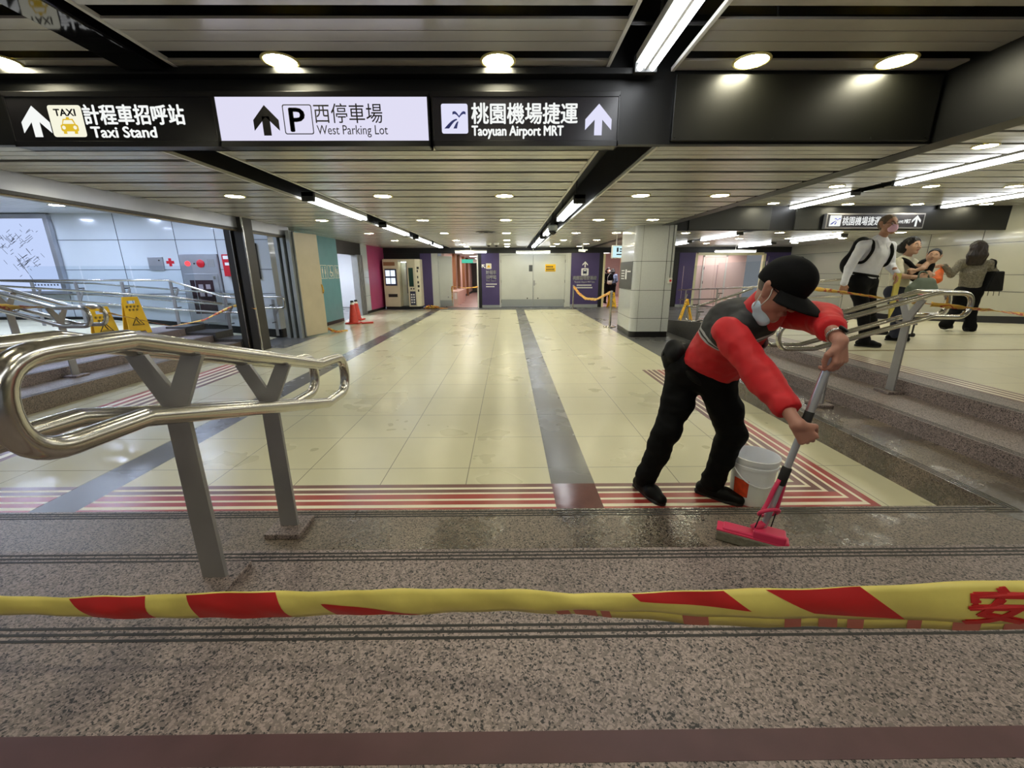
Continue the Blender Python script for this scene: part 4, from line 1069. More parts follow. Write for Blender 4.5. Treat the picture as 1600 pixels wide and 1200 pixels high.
mat('navy', S(28, 26, 44), .7)
mat('shirt_white', S(240, 243, 253), .7, var=.05, scale=9, bump=.25, bscale=12)
mat('blouse_cream', S(226, 222, 200), .7, var=.05, scale=9, bump=.2, bscale=12)
mat('coat_grey', S(120, 114, 98), .85, var=.45, scale=60, bump=.1)
mat('trousers_black', S(17, 17, 19), .8, spec=.15, var=.15, scale=8, bump=.2, bscale=9)
mat('trousers_navy', S(40, 44, 62), .8, var=.15, scale=8, bump=.2, bscale=9)
mat('bag_green', S(104, 116, 102), .7, var=.12, scale=9, bump=.3, bscale=9)
mat('bag_black', S(18, 18, 19), .6, spec=.15, var=.2, scale=8, bump=.15, bscale=9)
mat('bag_orange', S(238, 112, 48), .45, var=.2, scale=16, bump=.5, bscale=18)
mat('lens_glass', S(20, 20, 22), .2)
def face_details(P, parent, brow='hair_black', lips=True):
    f = P(1, 0, 0)-P(0, 0, 0); l = P(0, 1, 0)-P(0, 0, 0); u = P(0, 0, 1)-P(0, 0, 0); s = f.length
    e = MB(); w = MB(); b_ = MB()
    for b in (-1, 1):
        w.lathe(P(.0845, b*.031, .001), [(.0105*s, 0), (.008*s, .0015*s), (.0001, .002*s)], 12, f+l*(b*.25))
        e.lathe(P(.0862, b*.0312, .001), [(.0058*s, 0), (.005*s, .0012*s), (.0001, .0016*s)], 10, f+l*(b*.25))
        b_.tube([P(.0885, b*.014, .026), P(.088, b*.032, .031), P(.077, b*.050, .025)], [.0032*s, .0038*s, .002*s], 8)
    ew = build('eye', w, 'eye_white', parent, smooth=True); build('pupil', e, 'hair_black', ew, smooth=True)
    build('eyebrow', b_, brow, parent, smooth=True)
    if lips: build('lips', MB().tube([P(.0975, -.019, -.060), P(.1015, 0, -.058), P(.0975, .019, -.060)], [.003*s, .0055*s, .003*s], 8), 'lip', parent, smooth=True)
mat('lip', S(168, 92, 88), .5)
mat('eye_white', S(235, 232, 226), .3)

# ------------------------------------------------------------------ the cleaner, bent over his mop
PEL = V3(1.175, 2.44, .865); CH = V3(1.235, 2.22, 1.12); NK = V3(1.285, 2.06, 1.245)
SPINE = (NK-PEL).normalized(); FRONT = V3(.80, -.35, -.45); FRONT = (FRONT-SPINE*FRONT.dot(SPINE)).normalized(); LEFT = SPINE.cross(FRONT)  # his left
RSH, LSH = V3(1.092, 2.025, 1.142), V3(1.415, 2.15, 1.235)
REL, RWR = V3(1.185, 1.83, .945), V3(1.222, 1.68, .845)
LEL, LWR = V3(1.475, 1.925, 1.215), V3(1.352, 1.70, 1.192)
RHP, LHP = V3(1.23, 2.36, .83), V3(1.115, 2.50, .83)
RKN, RAN = V3(1.365, 2.34, .46), V3(1.325, 2.41, .085)
LKN, LAN = V3(1.005, 2.43, .46), V3(.905, 2.47, .085)
MT, MBASE = V3(1.340, 1.655, 1.10), V3(1.176, 1.655, .262)   # mop handle, upper end and foot
MDIR = (MT-MBASE).normalized()
HEAD = V3(1.278, 1.975, 1.340); CROWN = V3(.36, -.46, .79); FACE = V3(.36, -.62, -.66)

worker = None
B = Body(.03)
Ph = add_head(B, HEAD, FACE, CROWN, .098)
B.limb(NK-SPINE*.02, HEAD-Vector(CROWN).normalized()*.05-Vector(FACE)*.02, .062, .054, k=.03)
B.chain([PEL, CH, NK-SPINE*.04], [.10, .10, .06], k=.05)
for sh, el, wr in ((RSH, REL, RWR), (LSH, LEL, LWR)):
    B.limb(lerp(NK, PEL, .12), sh, .05, .042); B.chain([sh, el, wr], [.042, .034, .026], k=.02)
for hp, kn_, an in ((RHP, RKN, RAN), (LHP, LKN, LAN)): B.limb(PEL, hp, .09, .075); B.chain([hp, kn_, an], [.075, .05, .035])
mb = put(MB(), B.mesh(.0065))
# upper hand: gripping the top of the handle from above; lower hand gripping further down
GU = MT-MDIR*.035; GL = MBASE+MDIR*.50
H1 = Body(.01)
d1 = V3(.10, -.10, -.99); b1 = V3(.30, -.92, .10)
w1 = MT+V3(-.004, -.030, .062)
add_hand(H1, w1, d1, b1, 1, .178, curl=(.75, .8, .85, .9), thumb_curl=.5, fr=.0098)
H1.limb(LWR+V3(.02, .05, 0), w1, .029, .026, k=.012)
put(mb, H1.mesh(.0028))
H2 = Body(.01)
d2 = V3(.62, -.10, -.76).normalized(); b2 = V3(-.30, -.93, -.12)
w2 = GL-d2*.066+V3(-.004, -.036, .0)
add_hand(H2, w2, d2, b2, -1, .178, curl=(1.0, 1.05, 1.1, 1.15), thumb_curl=.8, fr=.0098)
H2.limb(RWR+V3(-.02, .05, .04), w2, .029, .026, k=.012)
put(mb, H2.mesh(.0028))
worker = build('person', mb, 'skin', smooth=True, origin=(1.13, 2.42, 0), recalc=False)
tag(worker, 'person in a red and black jacket and black cap, bent over mopping the steps', 'person')
WP = worker
# jacket body
J = Body(.04)
J.limb(PEL+SPINE*.03+FRONT*.02, CH-FRONT*.01, .165, .172, flat=FRONT, f=1.12); J.limb(CH-FRONT*.015, NK-SPINE*.07, .172, .118, flat=FRONT, f=1.15)
J.ball(PEL+SPINE*.10+FRONT*.075, (.13, .11, .12), axes=(LEFT, FRONT, SPINE), k=.07)
J.limb(lerp(NK, PEL, .13), RSH, .088, .064); J.limb(lerp(NK, PEL, .13), LSH, .088, .064)
J.limb(CH-LEFT*.08, RSH-SPINE*.03, .09, .06, k=.05); J.limb(CH+LEFT*.08, LSH-SPINE*.03, .09, .06, k=.05)
J.ball(PEL+SPINE*.03+FRONT*.03, (.168, .142, .075), axes=(LEFT, FRONT, SPINE), k=.05)
def jacket_mat():
    m = mat('jacket', S(200, 24, 34), .65, var=.08, scale=14, bump=.12, bscale=9)
    nt = m.node_tree; L = nt.links; b = nt.nodes['Principled BSDF']; red = b.inputs['Base Color'].links[0].from_socket
    tc = N(nt, 'ShaderNodeTexCoord'); o = Vector((1.13, 2.42, 0))
    def dot(v, p):
        vm = N(nt, 'ShaderNodeVectorMath', operation='DOT_PRODUCT'); vm.inputs[1].default_value = v; L.new(tc.outputs['Object'], vm.inputs[0])
        mm = N(nt, 'ShaderNodeMath', operation='SUBTRACT'); L.new(vm.outputs['Value'], mm.inputs[0]); mm.inputs[1].default_value = Vector(v).dot(Vector(p)-o); return mm.outputs[0]
    ax = (SPINE*.80-FRONT*.60).normalized()
    s = dot(ax, PEL+SPINE*.25-FRONT*.17)
    cr = N(nt, 'ShaderNodeValToRGB'); e = cr.color_ramp; e.interpolation = 'CONSTANT'
    R_, K, G = (0, 0, 0, 1), (1, 1, 1, 1), (.5, .5, .5, 1)
    e.elements[0].position = 0; e.elements[0].color = R_; e.elements[1].position = .5; e.elements[1].color = G
    for p, c in ((.514, K), (.526, G), (.540, K)): x = e.elements.new(p); x.color = c
    sh = N(nt, 'ShaderNodeMath', operation='ADD'); L.new(s, sh.inputs[0]); sh.inputs[1].default_value = .5; L.new(sh.outputs[0], cr.inputs[0])
    isk = N(nt, 'ShaderNodeMath', operation='GREATER_THAN'); L.new(cr.outputs[0], isk.inputs[0]); isk.inputs[1].default_value = .75
    isg = N(nt, 'ShaderNodeMath', operation='GREATER_THAN'); L.new(cr.outputs[0], isg.inputs[0]); isg.inputs[1].default_value = .25
    m1 = N(nt, 'ShaderNodeMix', data_type='RGBA'); L.new(isg.outputs[0], m1.inputs[0]); L.new(red, m1.inputs[6]); m1.inputs[7].default_value = S(176, 176, 178)
    m2 = N(nt, 'ShaderNodeMix', data_type='RGBA'); L.new(isk.outputs[0], m2.inputs[0]); L.new(m1.outputs[2], m2.inputs[6]); m2.inputs[7].default_value = S(22, 22, 24)
    L.new(m2.outputs[2], b.inputs['Base Color'])
jacket_mat()
jk = build('jacket', wrinkle(relax(put(MB(), J.mesh(.007, [(PEL+V3(0, 0, .0), (-.34, .12, -.93))])), 2), .009, 9, (1, 1, 1.6), 3), 'jacket', WP, smooth=True, recalc=False)
def sleeve(sh, el, wr, name='sleeve', m='jacket_red', r=(.077, .064, .048), parent=None, h=.0065):
    q = Body(.03); d = (Vector(wr)-Vector(el)).normalized(); e = Vector(el)
    q.limb(sh, e, r[0], r[1]); q.limb(e, wr, r[1], r[2]); q.ball(e-(d-(Vector(sh)-e).normalized()).normalized()*-.0, r[1]*1.04, k=.03)
    for t, s_ in ((.25, .006), (.55, -.004), (.8, .007)):
        c = lerp(sh, e, t); q.ball(c, r[0]*(1-t)+r[1]*t+s_*.7, k=.02)
        c = lerp(e, wr, t); q.ball(c, r[1]*(1-t)+r[2]*t+s_*.6, k=.02)
    return build(name, wrinkle(relax(put(MB(), q.mesh(h, [(wr, d)])), 1), .009, 11, (1, 1, 1), 5), m, parent, smooth=True, recalc=False)
for sh, el, wr in ((RSH, REL, RWR), (LSH, LEL, LWR)):
    sv = sleeve(sh, el, wr, parent=jk)
# collar, front band with grey and navy stripes, zip
cb = Body(.02)
nk = NK+SPINE*.0; cdir = (HEAD-NK).normalized()
cb.limb(NK-SPINE*.03, NK+cdir*.07, .104, .088, k=.02)
cl = build('collar', relax(put(MB(), cb.mesh(.006, [(NK+cdir*.068, cdir)])), 1), 'jacket_red', jk, smooth=True, recalc=False)
fc = CH+FRONT*.148+SPINE*.05-LEFT*.035
for i, (m, w) in enumerate((('stripe_grey', .022), ('navy', .012), ('stripe_grey', .018), ('navy', .010), ('stripe_grey', .012))):
    c = fc-SPINE*(.0+.026*i)
    build('chest_stripe', MB().grid(lambda a, b: c+LEFT*((a-.5)*.17)+SPINE*((b-.5)*w*1.6)-FRONT*(.9*((a-.45)*.17)**2/.13)+FRONT*.008, 10, 2), m, jk, smooth=True, solid=.004)
build('zip', MB().tube([NK+FRONT*.085-SPINE*.06, CH+FRONT*.150+SPINE*.02, CH+FRONT*.146-SPINE*.12], .005, 8), 'stripe_grey', jk, smooth=True)
# shirt collar peeping out at the throat
build('shirt_collar', relax(put(MB(), Body(.02).limb(NK+FRONT*.055+cdir*.03, NK+FRONT*.075-SPINE*.05, .024, .016, flat=FRONT, f=1.8).mesh(.005)), 1), 'stripe_grey', WP, smooth=True, recalc=False)
# trousers
T = Body(.04)
T.limb(LHP+V3(0, 0, .035), RHP+V3(0, 0, .035), .118, .118); T.ball(PEL+SPINE*-.01, (.165, .135, .10), axes=(LEFT, FRONT, SPINE))
T.ball(PEL-FRONT*.07-SPINE*.03, (.14, .09, .11), axes=(LEFT, FRONT, SPINE), k=.06)
for hp, kn_, an, k1 in ((RHP, RKN, RAN, .02), (LHP, LKN, LAN, -.01)):
    T.limb(hp, kn_, .112, .074); T.limb(kn_, an, .076, .062)
    T.ball(lerp(kn_, an, .35), (.060, .068, .11), k=.04, axes=((1, 0, 0), (0, 1, 0), (Vector(kn_)-an)))
    T.ball(lerp(kn_, an, .86), .068, k=.03); T.ball(kn_+V3(.012, -.02, .02), .07, k=.03)
    T.ball(lerp(hp, kn_, .55)+V3(.02, -.015, 0), .086, k=.04)
tr = build('trousers', wrinkle(relax(put(MB(), T.mesh(.008, [((0, 0, .055), (0, 0, -1))])), 2), .010, 8, (1, 1, 1.5), 9), 'cloth_black', WP, smooth=True, recalc=False)
build('belt', relax(put(MB(), Body(.02).limb(PEL+SPINE*.035-LEFT*.05, PEL+SPINE*.035+LEFT*.05, .118, .118, k=.03, flat=SPINE, f=3.4).mesh(.008)), 1), 'bag_black', tr, smooth=True, recalc=False)
pc = PEL-FRONT*.175+V3(-.01, .02, -.03)
pch = build('belt_pouch', relax(put(MB(), Body(.03).limb(pc+V3(0, -.05, .02), pc+V3(.0, .05, .0), .062, .06, flat=FRONT, f=1.3).limb(pc+V3(0, 0, .05), pc+V3(0, 0, -.06), .05, .05, k=.04).mesh(.007)), 1), 'bag_black', WP, smooth=True, recalc=False)
build('pouch_zip', MB().tube([pc-FRONT*.05+LEFT*.05, pc-FRONT*.062, pc-FRONT*.05-LEFT*.05], .004, 6), 'shoe_black', pch, smooth=True)
def shoe(an, toe, parent, m='shoe_black', L=.27, z0=0.0, sole='rubber'):
    d = Vector(toe).normalized(); s = d.cross(V3(0, 0, 1)); a = V3(an[0], an[1], z0)
    q = Body(.03)
    q.limb(a-d*.05+V3(0, 0, .048), a+d*(L*.32)+V3(0, 0, .042), .044, .046, k=.03); q.limb(a+d*(L*.32)+V3(0, 0, .040), a+d*(L*.62)+V3(0, 0, .030), .046, .036, k=.03)
    q.limb(a+V3(0, 0, .05), a-d*.005+V3(0, 0, .105), .045, .047, k=.03)
    o = build('shoe', relax(put(MB(), q.mesh(.006, [((0, 0, z0+.018), (0, 0, -1))])), 1), m, parent, smooth=True, recalc=False)
    P = [a+d*x+s*y for x, y in ((-.085, -.03), (-.10, 0), (-.085, .03), (.0, .036), (L*.4, .048), (L*.62, .040), (L*.735, .014), (L*.735, -.014), (L*.62, -.040), (L*.4, -.044), (.0, -.034))]
    build('sole', MB().prism([(p.x, p.y, z0+.001) for p in P], (0, 0, .024)), sole, o, bevel=.006)
    for k in range(3):
        c = a+d*(L*(.2+.08*k))+V3(0, 0, .092-.009*k); build('lace', MB().tube([c-s*.022-V3(0, 0, .006), c+V3(0, 0, .003), c+s*.022-V3(0, 0, .006)], .004, 6), sole, o, smooth=True)
    return o
shoe(RAN, (.72, -.60, 0), WP); shoe(LAN, (.35, -.93, 0), WP)
# cap: crown panels and a stiff peak
cu = Vector(CROWN).normalized(); cf = Vector(FACE); cf = (cf-cu*cf.dot(cu)).normalized(); cl_ = cu.cross(cf)
cu2 = (cu*.985-cf*.17).normalized(); cf2 = (cf*.985+cu*.17).normalized()
cc = HEAD+cu*.030-cf*.008
C = Body(.015)
C.ball(cc+cu2*.012, (.118, .100, .118), axes=(cf2, cl_, cu2), k=.01); C.ball(cc+cu2*.06+cf2*.02, (.095, .085, .07), axes=(cf2, cl_, cu2), k=.04)
capo = build('cap', relax(put(MB(), C.mesh(.006, [(cc-cu2*.012, -cu2)])), 1), 'cap_black', WP, smooth=True, recalc=False)
build('cap_button', MB().lathe(cc+cu2*.133, [(.011, 0), (.009, .006), (.0001, .009)], 12, cu2), 'cap_black', capo, smooth=True)
def peak(a, b):
    t = (a-.5)*2; ang = t*1.2; r0 = .104; r1 = .104+.100*(1-t*t)**.5
    r = r0+(r1-r0)*b
    return cc-cu2*.006+cf2*(r*math.cos(ang)*1.10)+cl_*(r*math.sin(ang)*.93)-cu2*(.020*t*t*b+.020*b*b+.012*b)
build('peak', MB().grid(peak, 24, 8), 'cap_black', capo, smooth=True, solid=.005)
# face mask pulled down under the chin, ear loops, spectacles, sideburn hair
Mk = Body(.010)
for b in (-1, 1): Mk.limb(Ph(.000, b*.054, -.092), Ph(.052, b*.022, -.128), .030, .026, k=.02, flat=cl_, f=1.9)
Mk.limb(Ph(.052, -.024, -.130), Ph(.052, .024, -.130), .026, .026, k=.02); Mk.limb(Ph(.02, -.03, -.13), Ph(.02, .03, -.13), .022, .022, k=.02)
mk = build('face_mask', relax(put(MB(), Mk.mesh(.005)), 1), 'mask_blue', WP, smooth=True, recalc=False)
for b in (-1, 1): build('ear_loop', MB().tube(fillet([Ph(.012, b*.070, -.075), Ph(.018, b*.079, -.02), Ph(-.006, b*.090, .030), Ph(-.026, b*.086, .0), Ph(-.012, b*.070, -.10)], .02), .0024, 6), 'white', mk, smooth=True)
gl = MB()
for b in (-1, 1):
    c = Ph(.100, b*.033, -.002); gl.tube([c+cl_*(.027*math.cos(t))+cu*(.019*math.sin(t)) for t in [k*math.pi/10 for k in range(20)]], .0022, 6, closed=True)
    gl.tube([Ph(.099, b*.060, .004), Ph(.05, b*.079, .012), Ph(-.015, b*.084, .018)], .0024, 6)
gl.tube([Ph(.102, -.006, .002), Ph(.106, 0, .005), Ph(.102, .006, .002)], .0022, 6)
build('glasses', gl, 'lens_glass', WP, smooth=True)
hr = Body(.01)
hr.ball(Ph(-.012, 0, .024), (.097, .0795, .092), axes=(cf, cl_, cu), k=.01)
build('hair', relax(put(MB(), hr.mesh(.005, [(Ph(-.022, 0, 0), cf*.9+cu*.43), (Ph(0, 0, -.048), -cu)])), 1), 'hair_grey', WP, smooth=True, recalc=False)
face_details(Ph, WP, 'hair_grey')
# wristwatch on the upper arm's wrist
wd = (w1-LWR).normalized(); wx = wd.cross(V3(0, 0, 1)).normalized(); wz = wd.cross(wx); wc = lerp(LWR, w1, .45)
wt = build('watch', MB().tube([wc+wx*(.031*math.cos(t))+wz*(.029*math.sin(t)) for t in [k*math.pi/12 for k in range(24)]], .0065, 8, closed=True), 'steel', WP, smooth=True)
bd = (V3(.25, -.85, .45)); bd = (bd-wd*bd.dot(wd)).normalized()
build('watch_face', MB().lathe(wc+bd*.030, [(.019, 0), (.019, .008), (.016, .010), (.0001, .010)], 20, bd), 'shoe_black', wt, smooth=True)

# ------------------------------------------------------------------ the sponge mop
mat('mop_steel', S(200, 204, 212), .28, metal=.75)
mop = thing('sponge_mop', 'pink and steel sponge mop held by the bent worker', 'mop', (MBASE.x, MBASE.y, Z1))
x_, y_, z_ = frame(MDIR, (1, 0, 0))
build('handle', MB().cyl(MBASE+MDIR*.03, MT-MDIR*.01, .0145, seg=16), 'mop_steel', mop, smooth=True, sangle=40)
build('grip_sleeve', MB().lathe(MBASE+MDIR*.50, [(.0145, 0), (.019, .004), (.019, .10), (.0145, .104)], 16, MDIR), 'rubber', mop, smooth=True)
build('upper_tube', MB().cyl(MBASE+MDIR*.60, MT-MDIR*.005, .0175, seg=16), 'mop_steel', mop, smooth=True, sangle=40)
build('end_cap', MB().lathe(MT-MDIR*.012, [(.018, 0), (.018, .02), (.012, .028), (.0001, .03)], 16, MDIR), mat('mop_pink', S(214, 56, 96), .35), mop, smooth=True)
build('collar', MB().lathe(MBASE+MDIR*.245, [(.016, 0), (.02, .005), (.02, .085), (.015, .09)], 16, MDIR), 'rubber', mop, smooth=True)
# pull ring and its two side arms
rc = MBASE+MDIR*.10; mb = MB(); rx = (x_*.96+y_*.28).normalized()
rn = (y_*.80+MDIR*.6).normalized()
mb.tube([rc+rx*(.054*math.cos(t))+(MDIR*.8-y_*.6)*(.036*math.sin(t)) for t in [k*math.pi/14 for k in range(28)]], .0085, 8, closed=True)
build('pull_ring', mb, 'mop_pink', mop, smooth=True)
for b in (-1, 1):
    build('lever_arm', MB().tube(fillet([MBASE+MDIR*.27+rx*(b*.016), MBASE+MDIR*.23+rx*(b*.026), MBASE+MDIR*.14+rx*(b*.034), rc+rx*(b*.047)], .02), .0095, 8), 'mop_pink', mop, smooth=True)
    build('pull_rod', MB().tube([rc+rx*(b*.045), MBASE+MDIR*.02+rx*(b*.05)], .0028, 8), 'rubber', mop, smooth=True)
MX = V3(.86, -.50, 0).normalized(); MY = V3(0, 0, 1).cross(MX); UP = V3(0, 0, 1)
hc = V3(1.135, 1.672, Z1)
build('head_block', MB().obox(hc+MX*.075+UP*.078, MX, MY, UP, .065, .04, .022).obox(hc+MX*.02+UP*.062, MX, MY, UP, .135, .034, .010), 'mop_pink', mop, bevel=.008)
build('neck', MB().cyl(hc+MX*.01+UP*.085, MBASE+MDIR*.045, .022, .015, 12), 'mop_pink', mop, smooth=True)
sp = build('sponge', MB().obox(hc+UP*.028, MX, MY, UP, .138, .045, .0265), mat('sponge_grey', S(116, 112, 98), .9, var=.25, scale=30, bump=.5, bscale=80), mop, bevel=.008)
build('backing_plate', MB().obox(hc+UP*.056, MX, MY, UP, .14, .04, .005), 'mop_pink', sp, bevel=.003)
# ------------------------------------------------------------------ bucket beside the cleaner
bk = thing('bucket', 'white plastic bucket on the floor behind the worker\'s leg', 'bucket', (1.56, 2.37, 0))
c = (1.56, 2.37, 0)
mat('plastic_white', S(236, 239, 247), .35, var=.03, scale=5)
build('body', MB().lathe(c, [(.0001, .001), (.108, .001), (.112, .006), (.128, .25), (.136, .252), (.136, .268), (.130, .27), (.131, .288), (.139, .29), (.139, .315), (.133, .318), (.128, .31), (.122, .2), (.106, .012), (.0001, .012)], 40), 'plastic_white', bk, smooth=True, sangle=40)
ln = MB(); 
for a in range(-172, -128, 4):
    p = []
    for aa in (a, a+4):
        for z in (.06, .175): p.append((c[0]+(.1135+.065*z)*math.cos(math.radians(aa)), c[1]+(.1135+.065*z)*math.sin(math.radians(aa)), z))
    ln.face([p[0], p[2], p[3], p[1]])
build('orange_label', ln, mat('label_orange', S(214, 70, 34), .5, var=.2, scale=30), bk, smooth=True)
hp = []
for k in range(17):
    t = math.pi*k/16; hp.append((c[0]+.142*math.cos(t), c[1]-.142*math.sin(t)*.93-.0, .262-.115*math.sin(t)))
build('bail_handle', MB().tube(hp, .0045, 8), 'plastic_white', bk, smooth=True)
for s in (-1, 1): build('handle_lug', MB().lathe((c[0]+s*.134, c[1], .262), [(.016, 0), (.016, .012), (.010, .014)], 14, (s, 0, 0)), 'plastic_white', bk, smooth=True)

# ------------------------------------------------------------------ barrier tape across the front
TP = [(-1.371, .86, .661, None, .600), (-1.277, .86, .658, None, .593), (-1.12, .86, .650, None, .587), (-.96, .86, .652, None, .579), (-.798, .86, .660, None, .577), (-.59, .86, .662, None, .579),
      (-.375, .845, .677, None, .598), (-.21, .819, .702, None, .625), (-.147, .809, .712, None, .636), (.004, .784, .731, .669, .650), (.147, .758, .739, .697, .668), (.281, .733, .767, .712, .675),
      (.404, .707, .792, .727, .688), (.519, .682, .817, .746, .705), (.624, .657, .843, .765, .727), (.719, .631, .871, .790, .751), (.804, .606, .896, .811, .776), (.88, .58, .922, .833, .801), (.934, .56, .942, .852, .820), (1.25, .46, 1.03, .94, .905)]
TX = np.array([p[0] for p in TP])
def tape_at(x, t, lift=0.0):
    """t 0 top edge, 1 fold, lift towards the viewer"""
    g = lambda i: float(np.interp(x, TX, [p[i] for p in TP]))
    zt, zb, y = g(2), g(4), g(1); zf = float(np.interp(x, TX, [p[3] if p[3] else p[4]+.004 for p in TP]))
    zz = zt+(zf-zt)*t
    ripple = .002*math.sin(x*17+t*3)+.0015*math.sin(x*41-t*5)
    return Vector((x, y-.010*math.sin(math.pi*min(max(t, 0), 1))+ripple-lift, zz))
mat('tape_yellow', S(228, 212, 112), .38, var=.07, scale=14, bump=.25, bscale=14)
mat('tape_red', S(196, 36, 34), .4, var=.06, scale=14, bump=.2, bscale=14)
mat('tape_faded', S(196, 110, 92), .45, var=.08, scale=14)
tp = thing('barrier_tape', 'wide yellow and red barrier tape stretched across the foreground', 'barrier tape', (0, .78, .6))
build('band', MB().grid(lambda a, b: tape_at(-1.37+2.62*a, b), 220, 6), 'tape_yellow', tp, smooth=True, solid=.0008)
def under(a, b):
    x = -.21+1.46*a; zb = float(np.interp(x, TX, [p[4] for p in TP])); q = tape_at(x, 1)
    return Vector((x, q.y+.006+.012*b, q.z+(zb-q.z)*b))
build('folded_edge', MB().grid(under, 140, 2), 'tape_yellow', tp, smooth=True, solid=.0008)
def patch(quad, n=14, lift=.0012):
    """quad corners in (x, t): top-left, top-right, bottom-right, bottom-left"""
    a, b, c_, d = quad
    def f(u, v):
        x = (a[0]*(1-u)+b[0]*u)*(1-v)+(d[0]*(1-u)+c_[0]*u)*v; t = (a[1]*(1-u)+b[1]*u)*(1-v)+(d[1]*(1-u)+c_[1]*u)*v
        return tape_at(x, t, lift)
    return MB().grid(f, n, 6)
for q in (((-1.105, .04), (-.915, .02), (-.905, .98), (-1.06, .98)), ((-.81, .03), (-.59, .03), (-.555, .99), (-.795, .99)), ((-.47, .38), (-.46, .38), (-.215, .97), (-.44, .98)), ((.262, .02), (.44, .02), (.49, .62), (.28, .3)), ((.515, .03), (.665, .0), (.745, .97), (.60, .72)), ((1.04, .02), (1.2, 0), (1.24, 1), (1.1, .8))):
    build('red_stripe', patch(q), 'tape_red', tp, smooth=True)
for i, (x, w) in enumerate(((.10, .03), (.14, .05), (.20, .02), (.37, .05), (.56, .03), (.62, .03), (.665, .025), (.755, .02), (.815, .035), (.88, .04), (.96, .04))):
    def f(u, v, x=x, w=w):
        xx = x+w*u+.012*v; zb = float(np.interp(xx, TX, [p[4] for p in TP])); q = tape_at(xx, 1)
        return Vector((xx, q.y+.0045+.012*v, q.z+(zb-q.z)*v))
    build('show_through_stripe', MB().grid(f, 4, 2), 'tape_faded', tp, smooth=True)
mb = text_mb('安', .1, None or (0, 0, 0), bold=.004, mapf=lambda px, py, pz: tape_at(.818+px*.92, .90-py*9.2, .0014+pz))
text_mb('全', .1, (0, 0, 0), bold=.004, mapf=lambda px, py, pz: tape_at(.928+px*.92, .90-py*9.2, .0014+pz), mb=mb)
build('lettering', mb, 'tape_red', tp)
# thinner, twisted runs of the same tape elsewhere
def far_tape_mat():
    m = bpy.data.materials.new('tape_far'); m.use_nodes = True; MAT['tape_far'] = m; nt = m.node_tree; L = nt.links; b = nt.nodes['Principled BSDF']
    tc = N(nt, 'ShaderNodeTexCoord'); n = N(nt, 'ShaderNodeTexNoise', i_Scale=9.0, i_Detail=2.0); L.new(tc.outputs['Object'], n.inputs['Vector'])
    cr = N(nt, 'ShaderNodeValToRGB'); cr.color_ramp.interpolation = 'CONSTANT'; e = cr.color_ramp.elements
    e[0].position = 0; e[0].color = S(222, 176, 70); e[1].position = .54; e[1].color = S(188, 70, 44)
    x = e.new(.62); x.color = S(226, 184, 84)
    L.new(n.outputs[0], cr.inputs[0]); L.new(cr.outputs[0], b.inputs['Base Color']); b.inputs['Roughness'].default_value = .5
far_tape_mat()
def ribbon(path, w, sag=0, n=14, twist=.6, seed=0):
    """a limp ribbon: strip that twists about its own line"""
    r = random.Random(seed); P = []
    for a, b in zip(path, path[1:]):
        a, b = Vector(a), Vector(b)
        for k in range(n):
            t = k/n; p = a.lerp(b, t); p.z -= sag*math.sin(math.pi*t); P.append(p)
    P.append(Vector(path[-1])); mb = MB(); prev = None; ang = 0
    for i, p in enumerate(P):
        t = (P[min(i+1, len(P)-1)]-P[max(i-1, 0)]).normalized(); s = t.cross(Vector((0, 0, 1))); s = s.normalized() if s.length > .1 else Vector((1, 0, 0)); u = s.cross(t)
        ang += twist*r.uniform(-.6, .9)*.6; d = u*math.cos(ang*.7)+s*math.sin(ang*.7)
        ww = w*(.7+.5*r.random()); row = mb.verts([p-d*ww/2, p+s*.004*r.uniform(-1, 1), p+d*ww/2])
        if prev:
            for k in range(2): mb.bm.faces.new((prev[k], prev[k+1], row[k+1], row[k]))
        prev = row
    return mb
def tape(path, w, label, loc, **kw):
    o = solo('barrier_tape', ribbon(path, w, **kw), 'tape_far', label, 'barrier tape', smooth=True, solid=.0015, origin=loc); return o
tape([(-7.8, 4.9, 1.06), (-6.5, 4.95, 1.04), (-5.95, 5.0, 1.05), (-5.15, 5.02, 1.04), (-4.98, 5.06, 1.02)], .075, 'brown-yellow barrier tape stretched along the railing on the left steps', (-5, 5.05, 1), seed=1)
tape([(-4.99, 5.1, 1.0), (-6.4, 6.55, .86), (-6.35, 6.95, .72), (-6.12, 7.5, .50), (-5.85, 7.95, .56), (-5.45, 8.24, .80)], .05, 'barrier tape sagging past the yellow floor signs to the ramp railing', (-6, 7, .5), seed=2)
tape([(-5.42, 8.23, .80), (-5.15, 8.2, .84), (-4.70, 7.69, .80), (-4.66, 7.69, .79)], .045, 'short barrier tape from the ramp railing to the dark steel column', (-5, 8, .8), seed=3)
tape([(-4.44, 9.98, 1.10), (-4.41, 9.95, 1.16), (-4.40, 9.99, 1.0), (-4.43, 10.0, 1.15), (-4.40, 9.97, .95), (-4.42, 9.99, 1.12)], .06, 'bunch of yellow tape knotted on the edge of the beige door leaf', (-4.4, 10, .95), seed=4)
tape([(-4.41, 10.02, .12), (-4.3, 10.2, .02), (-4.15, 10.15, .02), (-4.35, 10.05, .03), (-4.1, 10.45, .015)], .06, 'loose end of yellow tape on the wet floor by the beige door', (-4.3, 10.2, 0), seed=5)
tape([(-2.33, 17.3, .02), (-2.33, 17.3, .8), (-2.30, 17.28, .88), (-1.8, 17.3, .80), (-1.26, 17.33, .84)], .07, 'yellow tape strung across the passage opening on the far left', (-2.3, 17.3, 0), seed=6)
hp_ = MB(); rr = random.Random(11)
P = [(-3.45+.95*rr.random()**.9, 16.75+.3*rr.random(), .02+.13*rr.random()*(1 if k % 3 else .2)) for k in range(34)]
P.sort(key=lambda p: p[0]+rr.uniform(-.25, .25))
